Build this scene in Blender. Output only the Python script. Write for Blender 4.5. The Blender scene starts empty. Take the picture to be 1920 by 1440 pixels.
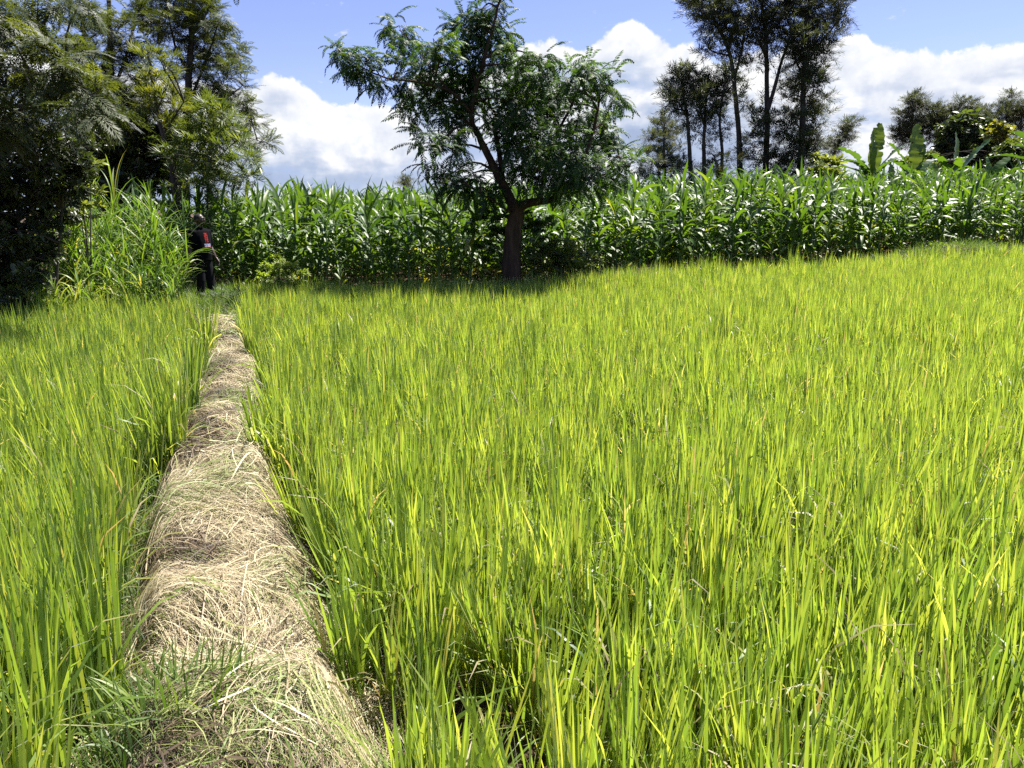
import bpy, math, random
import numpy as np
rng = np.random.default_rng(11)
random.seed(11)
R = math.radians
PI = math.pi
sc = bpy.context.scene
col = sc.collection

# ------------------------------------------------------------------ camera
F_PX = 1397.0                       # focal length in pixels of a 1920 px wide frame
PITCH = math.atan(325.0 / F_PX)     # the camera looks down by about 13 degrees
CAM_H = 1.70
cd = bpy.data.cameras.new('camera')
cam = bpy.data.objects.new('camera', cd)
col.objects.link(cam)
cam.location = (0, 0, CAM_H)
cam.rotation_euler = (PI / 2 - PITCH, 0, 0)
cd.sensor_width = 36.0
cd.lens = 36.0 * F_PX / 1920.0
cd.clip_start = 0.05
cd.clip_end = 3000.0
sc.camera = cam

# ------------------------------------------------------------------ light and exposure
SUN_EL, SUN_AZ = 62.0, 48.0         # high, ahead of the camera and to the right
sc.view_settings.view_transform = 'Standard'
sc.view_settings.look = 'None'
sc.view_settings.exposure = 1.5
sc.view_settings.gamma = 1.0
sc.render.engine = 'CYCLES'
sc.cycles.max_bounces = 5
sc.cycles.diffuse_bounces = 2
sc.cycles.glossy_bounces = 2
sc.cycles.transmission_bounces = 3
sc.cycles.transparent_max_bounces = 4
sc.cycles.caustics_reflective = False
sc.cycles.caustics_refractive = False
sc.cycles.use_denoising = False
sc.cycles.sample_clamp_indirect = 6.0

sd = bpy.data.lights.new('sun', 'SUN')
sd.energy = 4.9
sd.angle = R(0.53)
sd.color = (1.0, 0.95, 0.86)
sun = bpy.data.objects.new('sun', sd)
col.objects.link(sun)
sun.rotation_euler = (R(90 - SUN_EL), 0, R(180 - SUN_AZ))   # light travels from the front right down to the camera
sun.location = (10, 20, 40)


class NT:
    """small helper to write node maths"""
    def __init__(self, tree):
        self.t = tree

    def node(self, kind, **kw):
        n = self.t.nodes.new(kind)
        for k, v in kw.items():
            setattr(n, k, v)
        return n

    def put(self, sock, v):
        if isinstance(v, bpy.types.NodeSocket):
            self.t.links.new(v, sock)
        else:
            sock.default_value = v

    def m(self, op, a, b=None, c=None, clamp=False):
        n = self.node('ShaderNodeMath', operation=op, use_clamp=clamp)
        self.put(n.inputs[0], a)
        if b is not None:
            self.put(n.inputs[1], b)
        if c is not None:
            self.put(n.inputs[2], c)
        return n.outputs[0]

    def vm(self, op, a, b=None):
        n = self.node('ShaderNodeVectorMath', operation=op)
        self.put(n.inputs[0], a)
        if b is not None:
            self.put(n.inputs[1], b)
        return n.outputs['Value'] if op in ('DOT_PRODUCT', 'LENGTH', 'DISTANCE') else n.outputs[0]

    def xyz(self, x, y, z):
        n = self.node('ShaderNodeCombineXYZ')
        for i, v in enumerate((x, y, z)):
            self.put(n.inputs[i], v)
        return n.outputs[0]

    def noise(self, vec, scale, detail=4.0, rough=0.55, lac=2.0, dist=0.0, dims='3D'):
        n = self.node('ShaderNodeTexNoise', noise_dimensions=dims)
        if vec is not None:
            self.put(n.inputs['Vector'], vec)
        n.inputs['Scale'].default_value = scale
        n.inputs['Detail'].default_value = detail
        n.inputs['Roughness'].default_value = rough
        n.inputs['Lacunarity'].default_value = lac
        n.inputs['Distortion'].default_value = dist
        return n

    def smooth(self, x, lo, hi):
        n = self.node('ShaderNodeMapRange', interpolation_type='SMOOTHSTEP')
        self.put(n.inputs['Value'], x)
        n.inputs['From Min'].default_value = lo
        n.inputs['From Max'].default_value = hi
        return n.outputs['Result']

    def ramp(self, fac, stops, interp='LINEAR'):
        n = self.node('ShaderNodeValToRGB')
        cr = n.color_ramp
        cr.interpolation = interp
        while len(cr.elements) < len(stops):
            cr.elements.new(0.5)
        for e, (p, c) in zip(cr.elements, stops):
            e.position = p
            e.color = (c[0], c[1], c[2], 1.0) if len(c) == 3 else c
        self.put(n.inputs['Fac'], fac)
        return n.outputs['Color']


def colour_mix(nt, fac, a, b, blend='MIX'):
    n = nt.node('ShaderNodeMix', data_type='RGBA', blend_type=blend)
    nt.put(n.inputs[0], fac)
    for sock, v in ((n.inputs[6], a), (n.inputs[7], b)):
        if isinstance(v, bpy.types.NodeSocket):
            nt.t.links.new(v, sock)
        else:
            sock.default_value = (v[0], v[1], v[2], 1.0)
    return n.outputs[2]


# ------------------------------------------------------------------ sky: Nishita air plus cumulus banks
def build_world():
    w = bpy.data.worlds.new('World')
    sc.world = w
    w.use_nodes = True
    t = w.node_tree
    t.nodes.clear()
    nt = NT(t)
    out = nt.node('ShaderNodeOutputWorld')
    sky = nt.node('ShaderNodeTexSky', sky_type='NISHITA')
    sky.sun_disc = False
    sky.sun_elevation = R(SUN_EL)
    sky.sun_rotation = R(SUN_AZ)
    sky.altitude = 1200.0
    sky.air_density = 1.0
    sky.dust_density = 0.35
    sky.ozone_density = 2.6
    bg_sky = nt.node('ShaderNodeBackground')
    bg_sky.inputs['Strength'].default_value = 0.057
    tc = nt.node('ShaderNodeTexCoord')
    d = tc.outputs['Generated']
    sep = nt.node('ShaderNodeSeparateXYZ')
    t.links.new(d, sep.inputs[0])
    el = nt.m('MULTIPLY', nt.m('ARCSINE', sep.outputs[2]), 180 / PI)
    az = nt.m('MULTIPLY', nt.m('ARCTAN2', sep.outputs[0], sep.outputs[1]), 180 / PI)
    skyc = colour_mix(nt, 1.0, sky.outputs[0], SKY_TINT, 'MULTIPLY')
    t.links.new(skyc, bg_sky.inputs['Color'])

    # height of the cloud tops round the horizon, degrees of elevation
    prof = [(-180, 9), (-120, 6), (-80, 10), (-45, 8.5), (-31, 9.5), (-25, 8.6), (-19.5, 8.1), (-17, 8.9), (-15, 8.6), (-12.5, 7.5),
            (-10.3, 7.2), (-8.5, 6.2), (-7.0, 9.6), (-5.0, 10.3), (-2, 10.0), (0.5, 11.0), (3.5, 11.4), (6.6, 11.3),
            (8.4, 13.2), (9.8, 12.2), (11.3, 11.0), (14.8, 10.4), (20, 11.3), (23, 11.3), (26, 9.6), (28, 9.0),
            (30, 9.4), (33, 10.2), (38, 10.4), (60, 7), (100, 9), (180, 9)]
    stops = [((a + 180) / 360, (h / 20,) * 3) for a, h in prof]
    T = nt.m('MULTIPLY', nt.ramp(nt.m('MULTIPLY_ADD', az, 1 / 360, 0.5), stops, 'LINEAR'), 20.0)

    def billow(u, v):
        """cauliflower heads: rounded cells at three sizes"""
        warp = nt.noise(nt.xyz(u, v, 3.7), 0.35, 2.0)
        wv = nt.vm('SCALE', nt.vm('SUBTRACT', warp.outputs['Color'], (0.5, 0.5, 0.5)), None)
        wv.node.inputs['Scale'].default_value = 1.6
        p = nt.vm('ADD', nt.xyz(u, v, 0.0), wv)
        tot = None
        for s, a in ((0.17, 1.5), (0.40, 0.75), (0.95, 0.30), (2.1, 0.13), (4.6, 0.06)):
            vo = nt.node('ShaderNodeTexVoronoi', feature='SMOOTH_F1')
            vo.inputs['Scale'].default_value = s
            vo.inputs['Smoothness'].default_value = 0.22
            t.links.new(p, vo.inputs['Vector'])
            x = nt.m('MULTIPLY', nt.m('SUBTRACT', 0.55, vo.outputs['Distance']), a)
            tot = x if tot is None else nt.m('ADD', tot, x)
        fb = nt.noise(nt.xyz(u, v, 9.1), 2.6, 5.0, 0.6)
        return nt.m('ADD', tot, nt.m('MULTIPLY', nt.m('SUBTRACT', fb.outputs['Fac'], 0.5), 0.25))

    b0 = billow(az, el)
    b1 = billow(nt.m('ADD', az, 0.4), nt.m('ADD', el, 0.7))
    h = nt.m('ADD', nt.m('SUBTRACT', T, el), nt.m('MULTIPLY', b0, 1.25))
    edge = nt.noise(nt.xyz(az, el, 2.0), 4.0, 4.0, 0.65)
    h = nt.m('ADD', h, nt.m('MULTIPLY', nt.m('SUBTRACT', edge.outputs['Fac'], 0.5), 0.30))
    cover = nt.smooth(h, -0.06, 0.30)
    # gaps low in the bank where the blue air shows through
    low = nt.noise(nt.xyz(nt.m('MULTIPLY', az, 0.16), nt.m('MULTIPLY', el, 0.42), 1.0), 1.0, 5.0, 0.6)
    hole = nt.m('MULTIPLY', nt.smooth(low.outputs['Fac'], 0.50, 0.66), nt.smooth(nt.m('SUBTRACT', T, el), 2.0, 4.6))
    # small wisps high in the blue
    wi = nt.noise(nt.xyz(nt.m('MULTIPLY', az, 0.5), el, 5.0), 0.75, 5.0, 0.62)
    wisp = nt.m('MULTIPLY', nt.smooth(wi.outputs['Fac'], 0.64, 0.78), 0.5)
    # the sun stands high: heads bright, bellies in shade; broad shaded hollows
    relief = nt.m('MULTIPLY', nt.m('SUBTRACT', b0, b1), 0.62)
    depth = nt.smooth(h, 0.2, 5.5)
    big = nt.noise(nt.xyz(nt.m('MULTIPLY', az, 0.11), nt.m('MULTIPLY', el, 0.30), 7.0), 1.0, 4.0, 0.5)
    hollow = nt.m('MULTIPLY', nt.smooth(big.outputs['Fac'], 0.44, 0.62), nt.smooth(h, 0.5, 2.0))
    lit = nt.m('ADD', 0.86, nt.m('MULTIPLY', relief, nt.m('MULTIPLY_ADD', depth, 0.4, 0.6)))
    lit = nt.m('SUBTRACT', lit, nt.m('MULTIPLY', hollow, 0.55))
    lit = nt.m('SUBTRACT', lit, nt.m('MULTIPLY', depth, 0.14), clamp=True)
    cc = nt.ramp(lit, [(0.0, (0.37, 0.45, 0.64)), (0.3, (0.46, 0.54, 0.71)), (0.6, (0.66, 0.71, 0.82)), (0.85, (0.90, 0.91, 0.93)), (1.0, (1.0, 1.0, 1.0))])
    cc = colour_mix(nt, nt.m('MULTIPLY', hole, 0.7), cc, (0.42, 0.53, 0.78))
    bg_c = nt.node('ShaderNodeBackground')
    bg_c.inputs['Strength'].default_value = 0.40
    t.links.new(cc, bg_c.inputs['Color'])
    up = nt.smooth(sep.outputs[2], -0.02, 0.0)
    cov = nt.m('MULTIPLY', nt.m('MAXIMUM', cover, wisp), up)
    mx = nt.node('ShaderNodeMixShader')
    t.links.new(cov, mx.inputs[0])
    t.links.new(bg_sky.outputs[0], mx.inputs[1])
    t.links.new(bg_c.outputs[0], mx.inputs[2])
    t.links.new(mx.outputs[0], out.inputs['Surface'])
    w.cycles.sampling_method = 'MANUAL'
    w.cycles.sample_map_resolution = 512


SKY_TINT = (1.10, 0.93, 1.12)
build_world()


# ------------------------------------------------------------------ helpers
def P(px, py, Y):
    """the point of the place at distance Y ahead that the photograph shows at pixel px, py (1920 x 1440)"""
    dx = (px - 960.0) / F_PX
    dy = (720.0 - py) / F_PX
    c, s = math.cos(PITCH), math.sin(PITCH)
    wy = c + dy * s
    wz = -s + dy * c
    k = Y / wy
    return np.array([dx * k, Y, CAM_H + wz * k])


def smoothstep(x, a, b):
    t = np.clip((x - a) / (b - a), 0, 1)
    return t * t * (3 - 2 * t)


_lat = np.random.default_rng(5).random((64, 64))


def vnoise(x, y):
    """smooth value noise for terrain and scatter"""
    x = np.asarray(x, float); y = np.asarray(y, float)
    xi = np.floor(x).astype(int); yi = np.floor(y).astype(int)
    fx = x - xi; fy = y - yi
    fx = fx * fx * (3 - 2 * fx); fy = fy * fy * (3 - 2 * fy)
    g = lambda a, b: _lat[a % 64, b % 64]
    return (g(xi, yi) * (1 - fx) + g(xi + 1, yi) * fx) * (1 - fy) + (g(xi, yi + 1) * (1 - fx) + g(xi + 1, yi + 1) * fx) * fy


def path_mid(y):
    y = np.asarray(y, float)
    return -0.865 - 0.3715 * (y - 2.0) + 0.07 * np.sin(y * 0.9 + 0.4) * np.exp(-0.1 * np.abs(y)) - 0.03


def path_half(y):
    y = np.asarray(y, float)
    return 0.395 - 0.007 * (y - 2) + 0.10 * np.exp(-np.maximum(0, y - 1.6) * 0.9) + 0.03 * np.sin(y * 1.9 + 0.6) * np.exp(-0.05 * np.abs(y))


def base_h(x, y):
    x = np.asarray(x, float); y = np.asarray(y, float)
    h = 0.027 * np.maximum(0, x + 4.5) * np.clip((y - 4) / 14, 0, 1.3)
    h = np.minimum(h, 1.4)
    h = h + 0.055 * np.maximum(0, y - 20) * smoothstep(x, 1, 13) * (y < 4000) * np.where(y > 50, 30.0 / np.maximum(1, y - 20), 1.0)
    return h


FIELD_END_L = 11.0        # far edge of the left rice paddy


def far_edge(x):
    """far edge of the right rice paddy"""
    return 14.0 + 0.30 * np.maximum(0, np.asarray(x, float) + 1.0) - 0.10 * np.minimum(0, np.asarray(x, float) + 1.0)


def mound(x, y):
    """straw covered bund between the two paddies"""
    u = (np.asarray(x, float) - path_mid(y)) / path_half(y)
    prof = 1 - smoothstep(np.abs(u), 0.62, 1.25)
    bumps = 0.27 * np.maximum(0, vnoise(np.asarray(y) * 1.25 + 0.5, np.asarray(x) * 0.9 + 3) - 0.38) * (1 - np.clip(u * u, 0, 1))
    bumps = bumps + 0.13 * (vnoise(np.asarray(x) * 3.1 + 7, np.asarray(y) * 3.1) - 0.5)
    return prof, bumps


def ground_h(x, y):
    x = np.asarray(x, float); y = np.asarray(y, float)
    b = base_h(x, y)
    right = (x > path_mid(y)) & (y < far_edge(x) - 0.1)
    left = (x <= path_mid(y)) & (y < FIELD_END_L)
    inside = np.where(x > path_mid(y), 1 - smoothstep(y, far_edge(x) - 0.5, far_edge(x) + 0.1),
                      1 - smoothstep(y, FIELD_END_L - 0.4, FIELD_END_L + 0.2))
    inside = inside * smoothstep(y, -60, -50) if np.ndim(y) else inside
    prof, bumps = mound(x, y)
    onpath = prof * (y < 15) * (y > -8)
    low = -0.23 * inside * (1 - onpath)
    h = b + low + bumps * onpath
    # low dry bank before the maize
    e = y - far_edge(x) - 0.55
    h = h + np.exp(-(e / 0.42) ** 2) * (0.34 * np.exp(-((x - 10.6) / 2.2) ** 2) + 0.24 * np.exp(-((x - 2.6) / 0.8) ** 2) + 0.16 * np.exp(-((x - 0.9) / 0.5) ** 2))
    return h + 0.03 * (vnoise(x * 1.7, y * 1.7) - 0.5)


class Soup:
    """collects faces of one mesh: vertices, quads / triangles and a tint per vertex"""
    def __init__(self):
        self.v = []; self.q = []; self.t = []; self.tri = []
        self.n = 0

    def add(self, V, Q, T=0.0, tri=None):
        V = np.asarray(V, float).reshape(-1, 3)
        self.v.append(V)
        if Q is not None and len(Q):
            self.q.append(np.asarray(Q, int).reshape(-1, 4) + self.n)
        if tri is not None and len(tri):
            self.tri.append(np.asarray(tri, int).reshape(-1, 3) + self.n)
        T = np.asarray(T, float)
        self.t.append(np.full(len(V), float(T)) if T.ndim == 0 else T.reshape(-1))
        self.n += len(V)

    def mesh(self, name, mat, smooth=True):
        V = np.concatenate(self.v).astype(np.float32)
        T = np.concatenate(self.t).astype(np.float32)
        Q = np.concatenate(self.q) if self.q else np.zeros((0, 4), int)
        TR = np.concatenate(self.tri) if self.tri else np.zeros((0, 3), int)
        me = bpy.data.meshes.new(name)
        me.vertices.add(len(V))
        me.vertices.foreach_set('co', V.ravel())
        me.loops.add(Q.size + TR.size)
        me.loops.foreach_set('vertex_index', np.concatenate([Q.ravel(), TR.ravel()]).astype(np.int32))
        me.polygons.add(len(Q) + len(TR))
        me.polygons.foreach_set('loop_start', np.concatenate([np.arange(len(Q)) * 4, Q.size + np.arange(len(TR)) * 3]).astype(np.int32))
        me.update(calc_edges=True)
        me.polygons.foreach_set('use_smooth', np.full(len(Q) + len(TR), smooth))
        at = me.attributes.new('tint', 'FLOAT', 'POINT')
        at.data.foreach_set('value', T)
        for m in (mat if isinstance(mat, (list, tuple)) else [mat]):
            me.materials.append(m)
        return me

    def build(self, name, mat, parent=None, smooth=True):
        return link(name, self.mesh(name, mat, smooth), parent)


def link(name, data, parent=None, loc=None):
    o = bpy.data.objects.new(name, data)
    col.objects.link(o)
    if parent is not None:
        o.parent = parent
    if loc is not None:
        o.location = loc
    return o


def tag(o, label=None, cat=None, group=None, kind=None):
    if label:
        o['label'] = label
    if cat:
        o['category'] = cat
    if group:
        o['group'] = group
    if kind:
        o['kind'] = kind
    return o


def empty(name, loc, label, cat, group=None):
    e = link(name, None, None, [float(c) for c in loc])
    e.empty_display_size = 0.2
    return tag(e, label, cat, group)


def blades(base, az, lean, bend, length, width, nseg=5, power=1.3, prof=None, fold=0.0, twist=None, tint=0.0, wave=0.0, side=None):
    """N strips of leaf at once; lean and bend are angles from the vertical"""
    N = len(base)
    az = np.broadcast_to(np.asarray(az, float), N); lean = np.broadcast_to(np.asarray(lean, float), N)
    bend = np.broadcast_to(np.asarray(bend, float), N); length = np.broadcast_to(np.asarray(length, float), N)
    width = np.broadcast_to(np.asarray(width, float), N)
    twist = np.zeros(N) if twist is None else np.broadcast_to(np.asarray(twist, float), N)
    tint = np.broadcast_to(np.asarray(tint, float), N)
    s = np.linspace(0, 1, nseg + 1)
    if prof is None:
        prof = np.interp(s, [0, 0.25, 0.6, 0.85, 1], [0.55, 1, 0.85, 0.45, 0.04])
    ang = lean[:, None] + bend[:, None] * (s[None, :] ** power)
    am = 0.5 * (ang[:, 1:] + ang[:, :-1])
    dl = (length / nseg)[:, None]
    h = np.concatenate([np.zeros((N, 1)), np.cumsum(np.sin(am) * dl, 1)], 1)
    z = np.concatenate([np.zeros((N, 1)), np.cumsum(np.cos(am) * dl, 1)], 1)
    ca, sa = np.cos(az)[:, None], np.sin(az)[:, None]
    C = np.stack([base[:, 0:1] + h * ca, base[:, 1:2] + h * sa, base[:, 2:3] + z], -1)
    S = np.stack([-sa + 0 * h, ca + 0 * h, 0 * h], -1)            # sideways
    Nn = np.stack([-np.cos(ang) * ca, -np.cos(ang) * sa, np.sin(ang)], -1)   # upper face
    tw = (twist[:, None] * (0.25 + 0.75 * s[None, :]))[..., None]
    W = S * np.cos(tw) + Nn * np.sin(tw)
    U = Nn * np.cos(tw) - S * np.sin(tw)
    hw = (0.5 * width[:, None] * prof[None, :])[..., None]
    if wave:
        ph = rng.random((N, 1)) * 6.28
        wv = (wave * width[:, None] * np.sin(ph + s[None, :] * 16))[..., None] * np.clip(prof, 0, 1)[None, :, None]
        wv2 = (wave * width[:, None] * np.sin(ph + 2 + s[None, :] * 13))[..., None] * np.clip(prof, 0, 1)[None, :, None]
    else:
        wv = wv2 = 0.0
    if fold:
        L = C + W * hw + U * (hw * fold + wv); Rr = C - W * hw + U * (hw * fold + wv2)
        V = np.stack([L, C, Rr], 2)
        k = 3
    else:
        V = np.stack([C + W * hw + U * wv, C - W * hw + U * wv2], 2)
        k = 2
    vn = (nseg + 1) * k
    q = []
    for i in range(nseg):
        for j in range(k - 1):
            a = i * k + j
            q.append([a, a + 1, a + k + 1, a + k])
    q = np.array(q)
    Q = (q[None] + (np.arange(N) * vn)[:, None, None]).reshape(-1, 4)
    T = np.repeat(tint, vn)
    return V.reshape(-1, 3), Q, T


def tube(pts, rad, ns=8, cap=False, rough=0.0):
    """tapered tube along a polyline"""
    pts = np.asarray(pts, float); n = len(pts)
    rad = np.broadcast_to(np.asarray(rad, float), n)
    tan = np.gradient(pts, axis=0)
    tan /= np.linalg.norm(tan, axis=1, keepdims=True) + 1e-9
    ref = np.array([0.31, 0.95, 0.05])
    V = []
    for i in range(n):
        a = np.cross(tan[i], ref); a /= np.linalg.norm(a) + 1e-9
        b = np.cross(tan[i], a)
        th = np.arange(ns) / ns * 2 * PI
        r = rad[i] * (1 + (rough * (rng.random(ns) - 0.5) if rough else 0))
        V.append(pts[i] + (np.cos(th) * r)[:, None] * a + (np.sin(th) * r)[:, None] * b)
    V = np.concatenate(V)
    Q = []
    for i in range(n - 1):
        for j in range(ns):
            Q.append([i * ns + j, i * ns + (j + 1) % ns, (i + 1) * ns + (j + 1) % ns, (i + 1) * ns + j])
    if cap and ns == 8:
        e = (n - 1) * ns
        Q += [[e, e + 1, e + 2, e + 3], [e, e + 3, e + 4, e + 7], [e + 4, e + 5, e + 6, e + 7]]
    return V, np.array(Q)


def curve(pts, n=12):
    """smooth polyline through points (Catmull-Rom)"""
    p = np.asarray(pts, float)
    p = np.concatenate([[2 * p[0] - p[1]], p, [2 * p[-1] - p[-2]]])
    out = []
    m = len(p) - 3
    for t in np.linspace(0, m - 1e-6, n):
        i = int(t); f = t - i
        a, b, c, d = p[i], p[i + 1], p[i + 2], p[i + 3]
        out.append(0.5 * ((2 * b) + (c - a) * f + (2 * a - 5 * b + 4 * c - d) * f * f + (3 * b - a - 3 * c + d) * f ** 3))
    return np.array(out)


def stamp(tv, tq, pos, xdir, up, scale, tt=None, tint=0.0):
    """copies of a template leaf (grows along +Y, upper face +Z) along directions"""
    N = len(pos)
    y = xdir / (np.linalg.norm(xdir, axis=1, keepdims=True) + 1e-9)
    x = np.cross(y, up); x /= (np.linalg.norm(x, axis=1, keepdims=True) + 1e-9)
    z = np.cross(x, y)
    M = np.stack([x, y, z], 1) * np.asarray(scale, float).reshape(-1, 1, 1)
    V = np.einsum('ki,nij->nkj', tv, M) + pos[:, None, :]
    Q = (tq[None] + (np.arange(N) * len(tv))[:, None, None]).reshape(-1, 4)
    T = np.repeat(np.broadcast_to(np.asarray(tint, float), N), len(tv))
    if tt is not None:
        T = T + np.tile(tt, N)
    return V.reshape(-1, 3), Q, T


# ---- leaf templates: length 1 along +Y, upper face +Z
def leaflet(p, d, u, L, w, V, Q):
    d = d / np.linalg.norm(d)
    s = np.cross(d, u); s /= np.linalg.norm(s)
    k = len(V)
    V += [p, p + d * L * 0.42 + s * w * 0.5, p + d * L, p + d * L * 0.42 - s * w * 0.5]
    Q.append([k, k + 1, k + 2, k + 3])


def t_pinnate(pairs=9, L=0.22, w=0.075, droop=0.9, hang=0.5, seed=0):
    r = np.random.default_rng(seed)
    V = []; Q = []
    n = pairs + 2
    a = 0.25; p = np.zeros(3); pts = [p]; dirs = []
    for i in range(n):
        d = np.array([0, math.cos(a), math.sin(a)])
        dirs.append(d); p = p + d / n; pts.append(p); a -= droop / n * (0.5 + 1.2 * i / n)
    for i in range(n):                         # rachis as a thin flat strip
        k = len(V); s = np.array([0.006, 0, 0])
        V += [pts[i] - s, pts[i] + s, pts[i + 1] + s, pts[i + 1] - s]; Q.append([k, k + 1, k + 2, k + 3])
    for i in range(2, n + 1):
        d = dirs[i - 1]; up = np.array([0, -d[2], d[1]])
        f = math.sin(PI * (0.18 + 0.78 * (i - 1) / n)) ** 0.7
        for sx in (-1, 1):
            dd = np.array([sx * 1.0, 0, 0]) + d * (0.55 + 0.3 * r.random()) - up * hang * (0.5 + r.random())
            leaflet(pts[i], dd, up + np.array([sx * 0.5 * r.random(), 0.3 * (r.random() - .5), 0]), L * f * (0.8 + 0.4 * r.random()), w, V, Q)
    leaflet(pts[-1], dirs[-1], np.array([0, -dirs[-1][2], dirs[-1][1]]), L * 0.8, w, V, Q)
    return np.array(V), np.array(Q)


def t_spray(n=9, L=0.55, w=0.07, spread=0.9, seed=0, stem=0.5):
    """twig end with narrow leaves"""
    r = np.random.default_rng(seed)
    V = []; Q = []
    for i in range(n):
        s = i / n
        p = np.array([0, 0.1 + stem * s, 0.04 * math.sin(5 * s)])
        a = i * 2.4 + r.random()
        sp = spread * (0.6 + 0.6 * r.random())
        d = np.array([math.cos(a) * sp, 0.75 + 0.4 * s, math.sin(a) * sp * 0.8])
        leaflet(p, d, np.array([0.3 * (r.random() - .5), -0.3, 1.0]), L * (0.7 + 0.5 * r.random()), w * (0.8 + 0.4 * r.random()), V, Q)
    return np.array(V), np.array(Q)


def t_fern(pairs=7, seed=0, w=0.05, droop=0.5):
    """silky-oak leaf: lobes along a midrib, each lobe split once"""
    r = np.random.default_rng(seed)
    V = []; Q = []
    p = np.zeros(3); a = 0.15
    for i in range(pairs):
        d = np.array([0, math.cos(a), math.sin(a)]); up = np.array([0, -d[2], d[1]])
        q = p + d / pairs
        k = len(V); s = np.array([0.008, 0, 0]); V += [p - s, p + s, q + s, q - s]; Q.append([k, k + 1, k + 2, k + 3])
        f = math.sin(PI * (0.25 + 0.7 * i / pairs)) ** 0.8
        for sx in (-1, 1):
            dd = np.array([sx * 0.8, 0, 0]) + d * 0.85 - up * 0.25 * r.random()
            dd /= np.linalg.norm(dd)
            leaflet(q, dd, up, 0.40 * f, w, V, Q)
            leaflet(q + dd * 0.13 * f, dd * 0.8 + np.array([sx * 0.55, -0.1, 0]), up, 0.22 * f, w * 0.8, V, Q)
            leaflet(q + dd * 0.14 * f, dd * 0.8 + d * 0.6, up, 0.22 * f, w * 0.8, V, Q)
        p = q; a -= droop / pairs
    leaflet(p, d, up, 0.3, w, V, Q)
    return np.array(V), np.array(Q)


def t_broad(n=6, L=0.6, w=0.26, seed=0):
    """twig end with oval leaves, each folded along its midrib"""
    r = np.random.default_rng(seed)
    V = []; Q = []
    for i in range(n):
        p = np.array([0, 0.06 + 0.5 * i / n, 0])
        a = i * 2.4 + r.random() * 0.8
        d = np.array([math.cos(a), 0.55 + 0.3 * i / n, math.sin(a) * 0.6 - 0.1]); d /= np.linalg.norm(d)
        up = np.array([0.4 * (r.random() - .5), -0.3, 1.0])
        s = np.cross(d, up); s /= np.linalg.norm(s); u = np.cross(s, d)
        l = L * (0.7 + 0.5 * r.random()); ww = w * (0.8 + 0.4 * r.random()) * 0.5
        k = len(V)
        mid = [p, p + d * l * 0.35 + u * 0.0, p + d * l * 0.72 - u * 0.03 * l, p + d * l - u * 0.14 * l]
        V += [mid[0], mid[1], mid[2], mid[3],
              mid[1] + s * ww + u * ww * .35, mid[2] + s * ww * .8 + u * ww * .3, mid[1] - s * ww + u * ww * .35, mid[2] - s * ww * .8 + u * ww * .3]
        Q += [[k, k + 4, k + 5, k + 1], [k + 1, k + 5, k + 3, k + 2], [k, k + 1, k + 7, k + 6], [k + 1, k + 2, k + 3, k + 7]]
    return np.array(V), np.array(Q)


# ------------------------------------------------------------------ materials
def leaf_mat(name, ramp, trans=0.45, tcol=(1.5, 1.6, 0.7), rough=0.45, gloss=0.6, vary=0.25, noise_scale=0.0):
    """thin leaf: diffuse on the lit face, light coming through from behind, waxy sheen"""
    m = bpy.data.materials.new(name)
    m.use_nodes = True
    t = m.node_tree
    t.nodes.clear()
    nt = NT(t)
    out = nt.node('ShaderNodeOutputMaterial')
    at = nt.node('ShaderNodeAttribute', attribute_name='tint')
    oi = nt.node('ShaderNodeObjectInfo')
    fac = nt.m('ADD', at.outputs['Fac'], nt.m('MULTIPLY', nt.m('SUBTRACT', oi.outputs['Random'], 0.5), vary))
    if noise_scale:
        g = nt.node('ShaderNodeNewGeometry')
        nz = nt.noise(g.outputs['Position'], noise_scale, 2.0)
        fac = nt.m('ADD', fac, nt.m('MULTIPLY', nt.m('SUBTRACT', nz.outputs['Fac'], 0.5), 0.7))
    fac = nt.m('ADD', fac, 0.0, clamp=True)
    c = nt.ramp(fac, ramp)
    ct = colour_mix(nt, 1.0, c, tcol, 'MULTIPLY')
    df = nt.node('ShaderNodeBsdfDiffuse'); t.links.new(c, df.inputs['Color'])
    tr = nt.node('ShaderNodeBsdfTranslucent'); t.links.new(ct, tr.inputs['Color'])
    m1 = nt.node('ShaderNodeMixShader'); m1.inputs[0].default_value = trans
    t.links.new(df.outputs[0], m1.inputs[1]); t.links.new(tr.outputs[0], m1.inputs[2])
    gl = nt.node('ShaderNodeBsdfGlossy'); gl.inputs['Roughness'].default_value = rough
    geo = nt.node('ShaderNodeNewGeometry')
    cs = nt.m('ABSOLUTE', nt.vm('DOT_PRODUCT', geo.outputs['Incoming'], geo.outputs['Normal']))
    fr = nt.m('MULTIPLY_ADD', nt.m('POWER', nt.m('SUBTRACT', 1.0, cs, clamp=True), 5.0), 0.96 * gloss, 0.045 * gloss, clamp=True)
    m2 = nt.node('ShaderNodeMixShader')
    t.links.new(fr, m2.inputs[0]); t.links.new(m1.outputs[0], m2.inputs[1]); t.links.new(gl.outputs[0], m2.inputs[2])
    t.links.new(m2.outputs[0], out.inputs['Surface'])
    return m


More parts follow.
